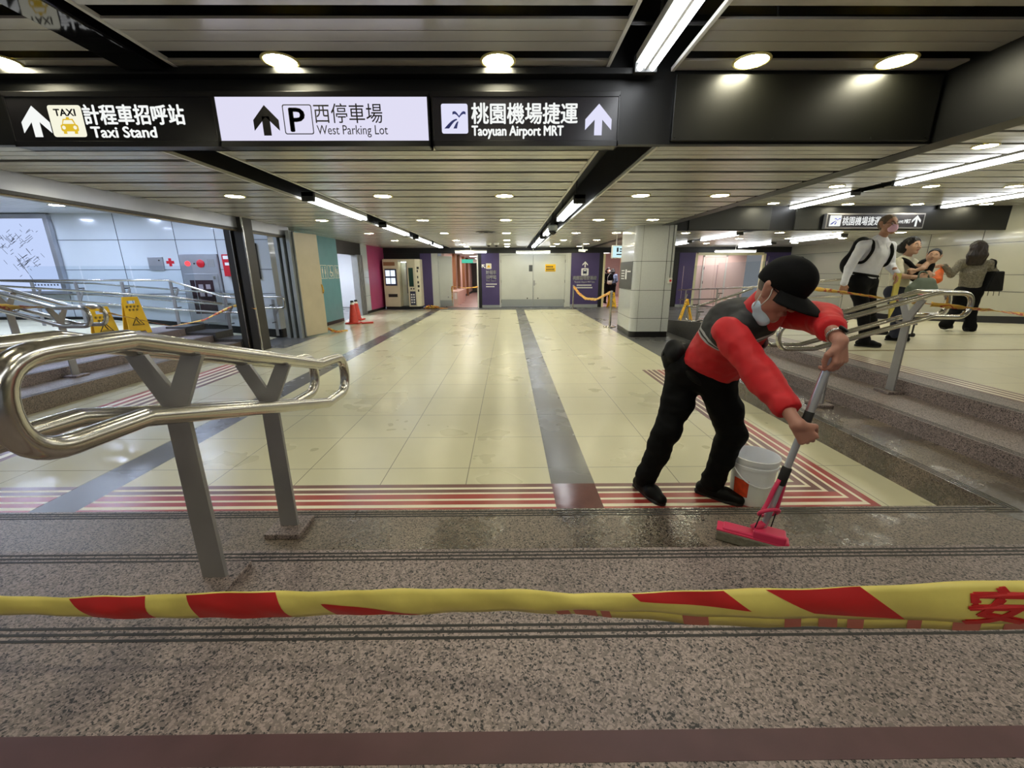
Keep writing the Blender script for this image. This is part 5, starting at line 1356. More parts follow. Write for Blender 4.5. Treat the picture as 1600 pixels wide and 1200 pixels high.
tape([(p[0], p[1], p[2]*(.25+.75*math.exp(-((p[0]+3.1)/.3)**2))) for p in P], .07, 'heap of crumpled yellow tape on the floor beside the photo booth', (-3, 16.9, 0), n=4, seed=7)
tape([(3.70, 5.6, 1.25), (3.62, 4.6, 1.215), (3.70, 3.9, 1.16), (3.95, 3.86, 1.13)], .05, 'orange and yellow tape running behind the worker\'s cap to the right railing', (3.7, 4, 1.2), seed=8)
tape([(3.95, 3.86, 1.13), (4.08, 3.62, 1.11), (4.5, 3.66, 1.065), (5.4, 3.6, .96)], .055, 'barrier tape leaving the right railing towards the picture edge', (4.1, 3.7, 1.1), seed=9)
tape([(2.66, 10.96, .90), (2.645, 12.6, .62), (2.62, 14.2, .55), (2.61, 15.6, .66), (2.60, 16.72, .86)], .09, 'pale yellow tape sagging between the two steel barrier posts', (2.6, 14, .6), seed=10, twist=.15)
# ------------------------------------------------------------------ barrier posts
def stanchion(x, y, h, label):
    t = thing('barrier_post', label, 'barrier post', (x, y, 0), 'steel barrier posts')
    build('base', MB().lathe((x, y, 0), [(.17, 0), (.17, .012), (.15, .022), (.03, .034), (.0001, .034)], 28), 'steel', t, smooth=True, sangle=40)
    build('pole', MB().cyl((x, y, .03), (x, y, h-.06), .032, seg=20), 'steel', t, smooth=True, sangle=40)
    build('head', MB().lathe((x, y, h-.06), [(.036, 0), (.036, .05), (.028, .06), (.0001, .062)], 20), 'brushed', t, smooth=True, sangle=40)
stanchion(2.70, 10.96, .95, 'steel barrier post just left of the tiled pillar')
stanchion(2.60, 16.8, .92, 'steel barrier post in front of the purple airport panel')
# ------------------------------------------------------------------ wet-floor signs and cones
def a_frame(x, y, z, ang, h, w, open_, label, flip=False):
    t = thing('floor_sign', label, 'wet floor sign', (x, y, z), 'yellow folding floor signs')
    ca, sa = math.cos(ang), math.sin(ang); ex, ey, ez = V3(ca, sa, 0), V3(-sa, ca, 0), V3(0, 0, 1); o = V3(x, y, z)
    for side in (-1, 1):
        d = (ez*h-ey*(side*open_)).normalized(); n = ex.cross(d)*side*-1; b = o+ey*(side*open_); L = (h*h+open_*open_)**.5
        def q(a, v): return b+ex*a+d*v
        out = [(-w/2, 0), (-w*.28, 0), (-w*.22, .05), (w*.22, .05), (w*.28, 0), (w/2, 0), (w*.36, L-.05), (w*.30, L-.01), (-w*.30, L-.01), (-w*.36, L-.05)]
        hole = rrect(-w*.2, L-.13, w*.2, L-.075, .02, 3)
        mb = MB(); up_ = [p for p in out[5:]]+[out[0]]
        # board with a hand hole: two halves left and right of the hole plus strips above and below it
        zz = (L-.13, L-.075)
        def wid(v): return w/2-(w*.14)*v/(L-.05) if v < L-.05 else w*.34
        for (v0, v1) in ((.05, zz[0]), (zz[1], L-.01)): mb.prism([q(-wid(v0), v0), q(wid(v0), v0), q(wid(v1), v1), q(-wid(v1), v1)], n*.008)
        for s in (-1, 1):
            mb.prism([q(s*w*.2, zz[0]), q(s*wid(zz[0]), zz[0]), q(s*wid(zz[1]), zz[1]), q(s*w*.2, zz[1])], n*.008)
            mb.prism([q(s*w*.28, 0), q(s*w/2, 0), q(s*wid(.05), .05), q(s*w*.22, .05)], n*.008)
            mb.prism([q(s*wid(0), 0), q(s*(wid(0)-.012), 0), q(s*(wid(L-.02)-.012), L-.02), q(s*wid(L-.02), L-.02)], n*-.014)
        bd = build('board', mb, 'yellow', t)
        # printing on the outer face: two rows of characters and a warning triangle
        pr = MB(); face_n = n if n.dot(ey*side) > 0 else -n; lift = face_n*.0095 if face_n.dot(n) > 0 else face_n*.0015
        for r in range(2):
            for k in range(4-r): 
                a0 = (-.5*(4-r)+k)*.048; v0 = L-.20-.055*r
                for (u0, u1, w0, w1) in ((.004, .042, .030, .036), (.004, .042, .014, .019), (.018, .025, .0, .04), (.006, .012, .0, .03)):
                    pr.face([q(a0+u0, v0+w0)+lift, q(a0+u1, v0+w0)+lift, q(a0+u1, v0+w1)+lift, q(a0+u0, v0+w1)+lift])
        T = [(-.085, L*.22), (.085, L*.22), (0, L*.22+.15)]; Ti = [(-.066, L*.22+.011), (.066, L*.22+.011), (0, L*.22+.125)]
        for i in range(3):
            j = (i+1) % 3; pr.face([q(*T[i])+lift, q(*T[j])+lift, q(*Ti[j])+lift, q(*Ti[i])+lift])
        pr.face([q(-.012, L*.22+.10)+lift, q(.008, L*.22+.10)+lift, q(.008, L*.22+.085)+lift, q(-.012, L*.22+.085)+lift])
        pr.face([q(-.012, L*.22+.083)+lift, q(.004, L*.22+.083)+lift, q(.028, L*.22+.03)+lift, q(.012, L*.22+.03)+lift])
        pr.face([q(-.045, L*.22+.02)+lift, q(.045, L*.22+.02)+lift, q(.045, L*.22+.026)+lift, q(-.045, L*.22+.026)+lift])
        build('print', pr, 'ink', bd, recalc=False)
a_frame(-6.48, 6.62, Z3, math.radians(56), .50, .30, .15, 'yellow folding floor sign on the left landing, the shorter front one')
a_frame(-6.50, 7.22, Z3, math.radians(56), .62, .30, .17, 'taller yellow folding floor sign behind the shorter one on the left landing')
a_frame(4.25, 17.15, .0, math.radians(10), .62, .30, .16, 'yellow folding floor sign in the far opening right of the purple panel')
a_frame(5.2, 12.1, .05, math.radians(80), .62, .28, .16, 'yellow folding floor sign on the ramp behind the worker')
def cone(x, y, h, label, lean=(0, 0)):
    t = thing('traffic_cone', label, 'traffic cone', (x, y, 0), 'red traffic cones'); A = V3(lean[0], lean[1], 1).normalized(); o = V3(x, y, 0)
    build('foot', MB().obox((x, y, .02), (1, 0, 0), (0, 1, 0), (0, 0, 1), .19, .19, .02), 'cone_red', t, bevel=.012)
    build('body', MB().lathe(o+V3(0, 0, .04), [(.14, 0), (.125, .02), (.06, h*.78), (.05, h*.80), (.0001, h*.80)], 24, A), 'cone_red', t, smooth=True, sangle=50)
    build('white_band', MB().lathe(o+V3(0, 0, .04)+A*h*.78, [(.058, 0), (.043, h*.10), (.0001, h*.10)], 24, A), 'off_white', t, smooth=True, sangle=50)
    build('black_tip', MB().lathe(o+V3(0, 0, .04)+A*h*.88, [(.044, 0), (.048, .01), (.042, .05), (.0001, .055)], 20, A), 'rubber', t, smooth=True, sangle=50)
cone(-4.50, 12.0, .64, 'red traffic cone with a white collar by the teal wall, the front one')
cone(-4.72, 12.9, .60, 'red traffic cone standing just behind the front cone at the side opening')
solo('cone_weight', MB().obox((-4.12, 12.05, .02), V3(.95, .3, 0).normalized(), V3(-.3, .95, 0).normalized(), (0, 0, 1), .16, .10, .018), 'cone_red', 'flat red rubber cone weight lying right of the front cone', 'weight', bevel=.01, origin=(-4.12, 12.05, 0))
# ------------------------------------------------------------------ photo booth
bt = thing('photo_booth', 'cream photo booth with a lit doorway beside the pink wall', 'photo booth', (-4.2, 17, 0))
def bx(n, x0, x1, y0, y1, z0, z1, m, par=None, **kw): return build(n, MB().box(x0, x1, y0, y1, z0, z1), m, par or bt, **kw)
mat('booth_cream', S(214, 206, 178), .4, var=.04, scale=3); mat('booth_white', S(222, 224, 214), .4)
X0, X1, YF_ = -4.93, -3.66, 16.72
BH = 1.93
cab = build('cabinet', MB().box(X0, -4.32, YF_, 17.36, .1, BH).box(-3.99, X1, YF_, 17.36, .1, BH).box(-4.32, -3.99, YF_, 17.36, BH-.1, BH).box(-4.32, -3.99, 17.2, 17.36, .1, BH-.1).prism([(X1, YF_, .1), (X1+.16, YF_+.14, .1), (X1+.16, 17.36, .1), (X1, 17.36, .1)], (0, 0, BH-.1)), 'booth_cream', bt, bevel=.012)
bx('plinth', X0+.03, X1+.10, YF_+.04, 17.34, 0, .1, 'black')
bx('inner_panel', -4.315, -3.995, 17.17, 17.2, .1, BH-.1, 'booth_white')
bx('inner_lamp', -4.25, -4.05, 16.9, 17.0, BH-.13, BH-.105, 'booth_lit')
bx('inner_poster', -4.22, -4.02, 17.16, 17.17, .95, 1.62, 'sign_white')
bx('curtain', -4.02, -3.97, 16.74, 16.80, .62, BH-.12, 'blue_black')
bx('upper_frame', -4.32, -3.99, YF_-.004, YF_+.02, BH-.1, BH-.03, 'booth_white')
sc = bx('screen', X0+.07, -4.40, YF_-.018, YF_, .92, 1.56, 'blue_black', bevel=.01)
for i, (a, b) in enumerate(((0, 1), (1, 1), (0, 0), (1, 0))):
    bx('photo_sample', X0+.10+.2*a, X0+.27+.2*a, YF_-.022, YF_-.018, .99+.29*b, 1.22+.29*b, 'screen_lit', sc)
bx('title_board', X0+.04, -4.45, YF_-.012, YF_, 1.68, 1.82, 'brown_wood')
bx('coin_slot', -4.78, -4.42, YF_-.014, YF_, .48, .60, 'dark_steel', bevel=.006)
bx('side_mirror', -3.93, -3.75, YF_-.01, YF_, .88, 1.60, mat('mirror_green', S(58, 84, 72), .1, metal=.4), bevel=.004)
bx('price_board', -3.92, -3.70, YF_-.012, YF_, .16, .70, 'blue_black', bevel=.004)
mb = MB()
for k in range(8): mb.box(-3.89+.09*(k % 2), -3.83+.09*(k % 2), YF_-.014, YF_-.012, .24+.1*(k//2), .30+.1*(k//2))
build('price_print', mb, 'sign_white', bt)
mb = MB()
for x in (-3.86, -3.76): mb.lathe((x, YF_, .80), [(.03, 0), (.03, -.01), (.0001, -.012)], 14, (0, 1, 0))
build('button', mb, 'dark_steel', bt)
mb = MB()
for z, w in ((1.55, .10), (1.43, .05), (1.0, .07), (.85, .09), (.68, .06), (1.2, .05)): mb.prism([(X1+.05, YF_+.035, z), (X1+.05+w*.7, YF_+.035+w*.62, z), (X1+.05+w*.7, YF_+.035+w*.62, z+.09), (X1+.05, YF_+.035, z+.09)], (.004, -.004, 0))
build('side_lettering', mb, 'ink', bt)
# ------------------------------------------------------------------ things on the left panelled wall
yw_ = 9.4
mp = thing('map_board', 'large lit station map in a steel frame on the left wall', 'map', (-11, yw_, 1.05))
mx0, mx1, mz0, mz1 = -12.8, -9.80, 1.06, 2.55
build('frame', MB().box(mx0-.1, mx1+.1, yw_-.10, yw_, mz1, mz1+.09).box(mx0-.1, mx1+.1, yw_-.10, yw_, mz0-.09, mz0).box(mx1, mx1+.1, yw_-.10, yw_, mz0, mz1).box(mx0-.1, mx0, yw_-.10, yw_, mz0, mz1), 'steel_sheet', mp, bevel=.006)
mb = MB().box(mx0, mx1, yw_-.05, yw_-.03, mz0, mz1); rr = random.Random(5)
def seg2(x0, z0, x1, z1, w=.008):
    d = Vector((x1-x0, 0, z1-z0)); L_ = d.length or 1; n = Vector((-d.z, 0, d.x))/L_*w/2; a, b = Vector((x0, yw_-.051, z0)), Vector((x1, yw_-.051, z1))
    mb.face([a-n, b-n, b+n, a+n])
for cx, cz, sx, sz, n in ((-10.55, 2.05, .42, .22, 46), (-10.45, 1.66, .34, .2, 46), (-11.3, 1.9, .4, .4, 40), (-12.2, 1.8, .4, .4, 30)):
    for k in range(n):
        x = cx+rr.gauss(0, sx*.5); z = cz+rr.gauss(0, sz*.5)+(x-cx)*.35; l = rr.uniform(.04, .16); a = rr.choice((.55, .6, .5, 2.1, 2.2))
        x2 = min(mx1-.1, x+l*math.cos(a)); seg2(min(x, mx1-.1), z, x2, z+l*math.sin(a))
seg2(-10.62, 1.75, -10.38, 1.22, .012)
for r in range(2):
    for k in range(8): x = -10.42+.07*k+.02*r; seg2(x, 1.19-.09*r, x+.035, 1.19-.09*r, .03)
mb.bm.faces.ensure_lookup_table()
for f in mb.bm.faces[6:]: f.material_index = 1
build('map_sheet', mb, ['map_lit', 'ink'], mp)
fc_ = thing('fire_cabinet', 'tall stainless hydrant cabinet with red lamp and button on the left wall', 'fire cabinet', (-6.74, yw_, .3))
build('body', MB().box(-7.15, -6.33, yw_-.05, yw_, .36, 1.83), 'steel_sheet', fc_, bevel=.006)
dr = build('door', MB().box(-7.10, -6.38, yw_-.06, yw_-.05, .42, 1.42), 'steel_sheet', fc_, bevel=.004)
build('window', MB().box(-7.0, -6.5, yw_-.066, yw_-.06, .55, 1.28), mat('dark_window', S(56, 40, 44), .15), dr)
rrt = MB()
for k, (x, z) in enumerate(((-6.78, 1.14), (-6.62, 1.14), (-6.78, .98), (-6.62, .98))): rrt.box(x-.05, x+.05, yw_-.068, yw_-.066, z-.05, z+.05)
build('window_lettering', rrt, mat('faded_print', S(150, 140, 146), .5), dr)
build('hose', MB().lathe((-6.9, yw_-.067, .82), [(.04, 0), (.09, -.002), (.09, -.006), (.04, -.008)], 20, (0, 1, 0)), 'dark_steel', dr)
build('latch', MB().box(-6.47, -6.43, yw_-.075, yw_-.06, 1.30, 1.36), 'steel', dr)
build('red_lamp', MB().lathe((-6.98, yw_-.05, 1.63), [(.055, 0), (.05, -.02), (.0001, -.045)], 18, (0, 1, 0)), 'led_red', fc_, smooth=True)
build('alarm_button', MB().lathe((-6.70, yw_-.05, 1.63), [(.085, 0), (.085, -.012), (.07, -.02), (.0001, -.02)], 20, (0, 1, 0)), 'fire_red', fc_, smooth=True, sangle=40)
build('microphone_hole', MB().lathe((-6.84, yw_-.05, 1.63), [(.018, 0), (.018, -.004), (.0001, -.004)], 12, (0, 1, 0)), 'black', fc_)
build('grille', MB().box(-6.55, -6.40, yw_-.053, yw_-.05, 1.56, 1.72), 'brushed', fc_)
eb = thing('red_box', 'red fire equipment box on the left wall beside the dark column', 'fire box', (-6.03, yw_, 1.36))
build('body', MB().box(-6.20, -5.86, yw_-.09, yw_, 1.36, 1.82), 'fire_red', eb, bevel=.006)
build('label_plate', MB().box(-6.17, -5.98, yw_-.094, yw_-.09, 1.72, 1.79).box(-6.15, -6.0, yw_-.094, yw_-.09, 1.59, 1.65), 'sign_white', eb)
build('handle', MB().box(-5.92, -5.90, yw_-.11, yw_-.09, 1.54, 1.66), 'sign_white', eb)
ap = thing('access_plate', 'small stainless hatch left of the red cross on the left wall', 'hatch', (-7.69, yw_, 1.5))
build('plate', MB().box(-7.85, -7.53, yw_-.03, yw_, 1.49, 1.77), 'steel_sheet', ap, bevel=.005)
build('lock', MB().lathe((-7.60, yw_-.03, 1.70), [(.014, 0), (.014, -.012), (.0001, -.012)], 12, (0, 1, 0)), 'dark_steel', ap)
fa = MB(); cx, cz = -7.39, 1.66
fa.box(cx-.03, cx+.03, yw_-.004, yw_, cz-.085, cz+.085).box(cx-.085, cx+.085, yw_-.0042, yw_, cz-.03, cz+.03)
solo('cross_sticker', fa, 'fire_red', 'red cross sticker on the left wall between hatch and hydrant cabinet', 'sticker', origin=(cx, yw_, cz))
pn = thing('notice_frame', 'tall dark framed notice seen between the column and the beige door', 'notice', (-5.6, 9.38, 1.2))
build('frame', MB().box(-5.66, -5.46, 9.36, 9.40, 1.30, 2.05), 'dark_steel', pn, bevel=.004)
build('sheet', MB().box(-5.64, -5.50, 9.354, 9.36, 1.34, 2.01), 'wall_panel', pn)
# ------------------------------------------------------------------ fittings on and around the pillar
ps = thing('pillar_sign', 'dark direction plate on the left face of the tiled pillar', 'sign', (2.72, 9.6, 1.05))
build('plate', MB().prism([(2.712, 9.30, 1.05), (2.712, 10.3, 1.05), (2.719, 10.3, 1.05), (2.719, 9.30, 1.05)], (0, 0, .60)), 'grey_dark', ps)
mb = MB()
mb.box(2.709, 2.712, 9.40, 9.66, 1.42, 1.45).box(2.709, 2.712, 9.70, 9.82, 1.26, 1.48)
for k in range(4): mb.box(2.709, 2.712, 9.90, 10.15, 1.44-.06*k, 1.465-.06*k)
build('print', mb, 'sign_white', ps)
al = thing('alarm_box', 'small white alarm box with a red button on the pillar front', 'alarm box', (3.50, 9.17, 1.2))
build('case', MB().box(3.46, 3.54, 9.10, 9.17, 1.18, 1.30), 'trim_white', al, bevel=.008)
build('button', MB().lathe((3.50, 9.10, 1.24), [(.024, 0), (.024, -.008), (.0001, -.01)], 16, (0, 1, 0)), 'fire_red', al)
build('conduit', MB().tube([(3.50, 9.15, 1.30), (3.50, 9.15, CF)], .009, 8), 'grey_dark', al)
hs = thing('hanging_sign', 'pale green lit sign hanging left of the tiled pillar', 'sign', (3.05, 11.5, 1.78))
build('case', MB().box(2.78, 3.24, 11.5, 11.6, 1.78, 2.11), 'trim_white', hs, bevel=.005)
build('face_panel', MB().box(2.80, 3.22, 11.494, 11.5, 1.80, 2.09), 'cyan_lit', hs)
mb = MB()
for x, z, w, h in ((2.90, 1.94, .05, .11), (2.98, 1.94, .09, .03), (2.98, 2.0, .09, .03), (2.90, 1.86, .18, .03), (3.12, 1.86, .06, .16)): mb.box(x, x+w, 11.491, 11.494, z, z+h)
build('print', mb, 'navy', hs)
build('hanger', MB().cyl((2.9, 11.55, 2.11), (2.9, 11.55, CF), .01, seg=8).cyl((3.1, 11.55, 2.11), (3.1, 11.55, CF), .01, seg=8), 'trim_white', hs)
ex = thing('exit_sign', 'green lit exit sign hanging in the pink passage', 'sign', (-2.0, 21.5, 1.85))
build('case', MB().box(-2.35, -1.35, 21.5, 21.58, 1.87, 2.05), 'green_lit', ex)
build('white_half', MB().box(-1.78, -1.36, 21.494, 21.5, 1.88, 2.04), 'sign_white', ex)
build('hanger', MB().cyl((-2.2, 21.54, 2.05), (-2.2, 21.54, 2.28), .01, seg=8).cyl((-1.5, 21.54, 2.05), (-1.5, 21.54, 2.28), .01, seg=8), 'trim_white', ex)
pp = thing('passage_counter', 'low white counter with a notice at the left of the pink passage', 'counter', (-2.45, 19.2, 0))
build('body', MB().box(-2.64, -2.2, 18.2, 21.5, 0, .62), 'pinkish_wall', pp, bevel=.01)
build('notice', MB().box(-2.36, -2.24, 18.19, 18.2, .30, .56), 'sign_white', pp)
# cameras on the ceiling
dm = thing('dome_camera', 'grey dome camera hanging in the right ceiling slot', 'camera', (.88, 8.62, CF))
build('bracket', MB().cyl((.88, 8.62, CF-.05), (.88, 8.62, CF+.4), .022, seg=12), 'grey_dark', dm)
build('housing', MB().lathe((.88, 8.62, CF-.16), [(.085, 0), (.095, .03), (.09, .10), (.04, .13), (.0001, .13)], 24), 'kick', dm, smooth=True, sangle=40)
build('dome', MB().lathe((.88, 8.62, CF-.16), [(.08, 0), (.072, -.035), (.045, -.065), (.0001, -.08)], 24), 'lens_glass', dm, smooth=True)
for i, x in enumerate((-.66, -.40)):
    d2 = thing('dome_camera', 'small white ceiling camera before the doors, %s of the pair' % ('left' if i == 0 else 'right'), 'camera', (x, 14.6, CF), 'pair of white ceiling cameras')
    build('housing', MB().lathe((x, 14.6, CF-.07), [(.06, 0), (.085, .03), (.085, .069), (.0001, .069)], 20), 'white', d2, smooth=True, sangle=40)
    build('dome', MB().lathe((x, 14.6, CF-.07), [(.055, 0), (.045, -.035), (.0001, -.055)], 20), 'lens_glass', d2, smooth=True)
cc2 = thing('bracket_camera', 'white camera on a ceiling bracket above the purple airport panel', 'camera', (2.7, 15.6, 2.2))
build('bracket', MB().cyl((2.7, 15.6, 2.20), (2.7, 15.6, CF), .018, seg=10).lathe((2.7, 15.6, CF-.02), [(.06, 0), (.06, .018), (.0001, .018)], 16), 'white', cc2)
build('body', MB().obox((2.66, 15.52, 2.17), V3(.6, -.8, -.1).normalized(), V3(.8, .6, 0), V3(.6, -.8, -.1).normalized().cross(V3(.8, .6, 0)), .13, .05, .045), 'white', cc2, bevel=.01)
build('side_arm', MB().obox((2.78, 15.58, 2.19), (1, 0, 0), (0, 1, 0), (0, 0, 1), .09, .03, .02), 'white', cc2, bevel=.006)
# ceiling smoke vent ring in the middle of the concourse
solo('ceiling_grille', MB().lathe((-.55, 10.6, CF), [(.24, -.002), (.24, -.012), (.18, -.014), (.18, -.004), (.12, -.004), (.12, -.014), (.06, -.014), (.06, -.002)], 28), 'grey_dark', 'dark round grille in the concourse ceiling left of the centre lamps', 'grille', origin=(-.55, 10.6, CF))
# ------------------------------------------------------------------ people walking on the right landing and beyond
def person(label, J, skin, shirt, legs, face, crown=(0, 0, 1), r=.098, z0=Z3, sleeves=True, h=.011, bulk=1.0, shoe_m='shoe_black', toes=((1, -.4, 0), (1, -.2, 0)), hands=True, flare=1.0, coat=0.0, palms=None, group=None):
    hd, nk, pl = Vector(J['head']), Vector(J['neck']), Vector(J['pel']); sp_ = (nk-pl).normalized()
    ch = lerp(pl, nk, .62); fr = Vector(face); fr = (fr-sp_*fr.dot(sp_)).normalized(); lf = sp_.cross(fr)
    B = Body(.025); P = add_head(B, hd, face, crown, r)
    B.limb(nk-sp_*.03, hd-Vector(crown).normalized()*.04, .052, .048, k=.025); B.chain([pl, ch, nk-sp_*.05], [.08, .085, .05], k=.05)
    for a in 'rl':
        B.limb(lerp(nk, pl, .1), J[a+'sh'], .05, .042); B.chain([J[a+'sh'], J[a+'el'], J[a+'wr']], [.042, .036, .026], k=.02)
        B.limb(pl, J[a+'hp'], .09, .08); B.chain([J[a+'hp'], J[a+'kn'], J[a+'an']], [.075, .05, .035])
    mb = put(MB(), B.mesh(.0085))
    if hands:
        for a, ts in (('r', -1), ('l', 1)):
            w = Vector(J[a+'wr']); d = (w-Vector(J[a+'el'])).normalized() if not palms or a not in palms else Vector(palms[a][0])
            bk_ = (fr if not palms or a not in palms else Vector(palms[a][1]))
            H = Body(.01); add_hand(H, w, d, bk_, ts, .175, curl=(.45, .5, .55, .6), thumb_curl=.4, fr=.009); H.limb(w-d*.05, w, .027, .024, k=.012); put(mb, H.mesh(.0038))
    o = build('person', mb, skin, smooth=True, recalc=False, origin=(pl.x, pl.y, z0)); tag(o, label, 'person', group)
    face_details(P, o, lips=z0 > 0)
    T = Body(.04); b = bulk
    T.limb(pl-sp_*(coat), ch, .135*b, .15*b, flat=fr, f=1.3); T.limb(ch, nk-sp_*.07, .15*b, .10*b, flat=fr, f=1.3)
    for a in 'rl':
        T.limb(lerp(nk, pl, .13), J[a+'sh'], .075, .062)
        e = Vector(J[a+'el']); w = Vector(J[a+'wr'])
        if sleeves: T.limb(J[a+'sh'], e, .062, .053, k=.025); T.limb(e, w, .053, .041, k=.02)
        else: T.limb(J[a+'sh'], lerp(J[a+'sh'], e, .75), .062, .060, k=.025)
    sh_ = build('top', wrinkle(relax(put(MB(), T.mesh(h)), 1), .008, 10, (1, 1, 1), 2), shirt, o, smooth=True, recalc=False)
    G = Body(.04); G.limb(J['rhp'], J['lhp'], .11*b, .11*b); G.ball(pl, (.155*b, .115*b, .10), axes=(lf, fr, sp_))
    for a in 'rl':
        G.limb(J[a+'hp'], J[a+'kn'], .10*b, .072); G.limb(J[a+'kn'], J[a+'an'], .072, .056*flare)
        d = (Vector(J[a+'an'])-Vector(J[a+'kn'])).normalized(); G.limb(J[a+'an'], Vector(J[a+'an'])+d*.03, .058*flare, .06*flare)
    build('trousers', wrinkle(relax(put(MB(), G.mesh(h)), 1), .008, 8, (1, 1, 1.4), 4), legs, o, smooth=True, recalc=False)
    for a, t_ in zip('rl', toes):
        an = Vector(J[a+'an']); shoe(an, t_, o, shoe_m, .25, max(z0, an.z-.095))
    return o, P, sh_, (fr, lf, sp_)
def cap_hair(P, parent, m, long_=0, r=.098, h=.006, fringe=.0, thin=0.0):
    f = P(1, 0, 0)-P(0, 0, 0); l = P(0, 1, 0)-P(0, 0, 0); u = P(0, 0, 1)-P(0, 0, 0)
    H = Body(.02); H.ball(P(-.020, 0, .045-thin), np.array((.100, .086, .086))*r/.098, axes=(f, l, u)); H.ball(P(-.045, 0, .0), np.array((.075, .082, .075))*r/.098, axes=(f, l, u))
    if long_:
        for b in (-.055, -.02, .02, .055): H.chain([P(-.06, b, .03), P(-.085, b*1.25, -long_*.5), P(-.075, b*1.35, -long_)], [.05, .056, .035], k=.03)
    clip = [(P(.062, 0, .052+fringe), (f*.9-u*.44))] if not long_ else []
    H.ball(P(.075, 0, -.03), (.075, .072, .092), axes=(f, l, u), cut=True, k=.01)
    return build('hair', wrinkle(relax(put(MB(), H.mesh(h, clip)), 1), .014 if long_ else .006, 26, (1, 1, .3), 3), m, parent, smooth=True, recalc=False)
def face_mask(P, parent, m):
    f = P(1, 0, 0)-P(0, 0, 0); l = P(0, 1, 0)-P(0, 0, 0); u = P(0, 0, 1)-P(0, 0, 0)
    M = Body(.015); M.ball(P(.066, 0, -.052), (.052, .058, .056), axes=(f, l, u)); M.limb(P(.098, 0, -.028), P(.096, 0, -.075), .018, .018, k=.02)
    o = build('face_mask', relax(put(MB(), M.mesh(.005)), 1), m, parent, smooth=True, recalc=False)
    for b in (-1, 1): build('ear_loop', MB().tube([P(.05, b*.058, -.03), P(.0, b*.080, .0), P(-.015, b*.084, -.01), P(.0, b*.078, -.03), P(.05, b*.055, -.075)], .002, 6), 'white', o, smooth=True)

# man in a white shirt with a backpack
mat('hair_thin', S(120, 104, 88), .7, var=.25, scale=40)
JM = dict(head=(4.865, 5.55, 2.005), neck=(4.845, 5.60, 1.845), pel=(4.77, 5.66, 1.31), rsh=(4.615, 5.585, 1.745), lsh=(5.045, 5.66, 1.74), rel=(4.515, 5.60, 1.475), rwr=(4.43, 5.53, 1.275),
          lel=(5.085, 5.64, 1.50), lwr=(5.03, 5.47, 1.41), rhp=(4.69, 5.63, 1.27), lhp=(4.87, 5.70, 1.27), rkn=(4.76, 5.52, .90), ran=(4.845, 5.50, .53), lkn=(5.03, 5.74, .89), lan=(5.32, 5.93, .63))
man, P, sh_, (fr, lf, sp_) = person('person in a white shirt and pink mask striding across the right landing', JM, 'skin_mid', 'shirt_white', 'trousers_black', (.02, -1, -.06), toes=((.85, -.5, 0), (.8, -.2, 0)), bulk=1.12, palms={'l': ((.05, -.5, -.86), (.5, -.8, .1)), 'r': ((-.12, -.12, -.98), (-.5, -.8, .1))})
cap_hair(P, man, 'hair_thin', thin=.012, fringe=.012); face_mask(P, man, 'mask_pink')
g = MB()
for b in (-1, 1):
    c = P(.102, b*.033, .0); f_ = P(1, 0, 0)-P(0, 0, 0); l_ = P(0, 1, 0)-P(0, 0, 0); u_ = P(0, 0, 1)-P(0, 0, 0)
    g.tube([c+l_*(.026*math.cos(t))+u_*(.018*math.sin(t)) for t in [k*math.pi/8 for k in range(16)]], .002, 6, closed=True); g.tube([P(.1, b*.058, .005), P(-.01, b*.084, .018)], .0022, 6)
build('glasses', g, 'lens_glass', man)
for s in (-1, 1):
    c = Vector(JM['neck'])+lf*(s*.05)-sp_*.055
    build('collar_point', MB().prism([c+fr*.075+lf*(s*.05)+sp_*.03, c+fr*.085-lf*(s*.035)-sp_*.0, c+fr*.11+lf*(s*.012)-sp_*.075], fr*.006), 'shirt_white', sh_)
build('belt', MB().tube([Vector(JM['pel'])+sp_*.075+lf*(.158*math.cos(t))+fr*(.122*math.sin(t)) for t in [k*math.pi/14 for k in range(28)]], .016, 8, closed=True), 'bag_black', man, smooth=True)
bp = thing('backpack', 'black backpack on the back of the walker in the white shirt', 'backpack', (4.72, 5.75, 1.45))
c = lerp(JM['pel'], JM['neck'], .56)-fr*.19-lf*.05
build('bag', relax(put(MB(), Body(.05).limb(c-sp_*.14, c+sp_*.13, .135, .11, flat=fr, f=1.5).limb(c-sp_*.12-lf*.05, c-sp_*.12+lf*.05, .12, .12, k=.06, flat=fr, f=1.3).mesh(.012)), 1), 'bag_black', bp, smooth=True, recalc=False)
for s in (-1, 1):
    b0 = Vector(JM['neck'])+lf*(s*.125)-sp_*.055
    build('strap', MB().tube(fillet([c+sp_*.17+lf*(s*.09), b0-fr*.07+sp_*.01, b0+fr*.05+sp_*.01, b0+fr*.125-sp_*.11+lf*(s*.01), b0+fr*.09-sp_*.27+lf*(s*.035), c-sp_*.12+lf*(s*.13)], .06), .019, 8), 'bag_black', bp, smooth=True)
solo('yellow_strip', MB().prism([(5.00, 5.42, 1.40), (5.06, 5.41, 1.40), (5.09, 5.43, .95), (5.06, 5.44, .82), (5.035, 5.44, .95)], (0, .02, 0)), 'tape_yellow', 'narrow yellow strip hanging from the left hand of the walker in white', 'strip', origin=(5.05, 5.43, .82))
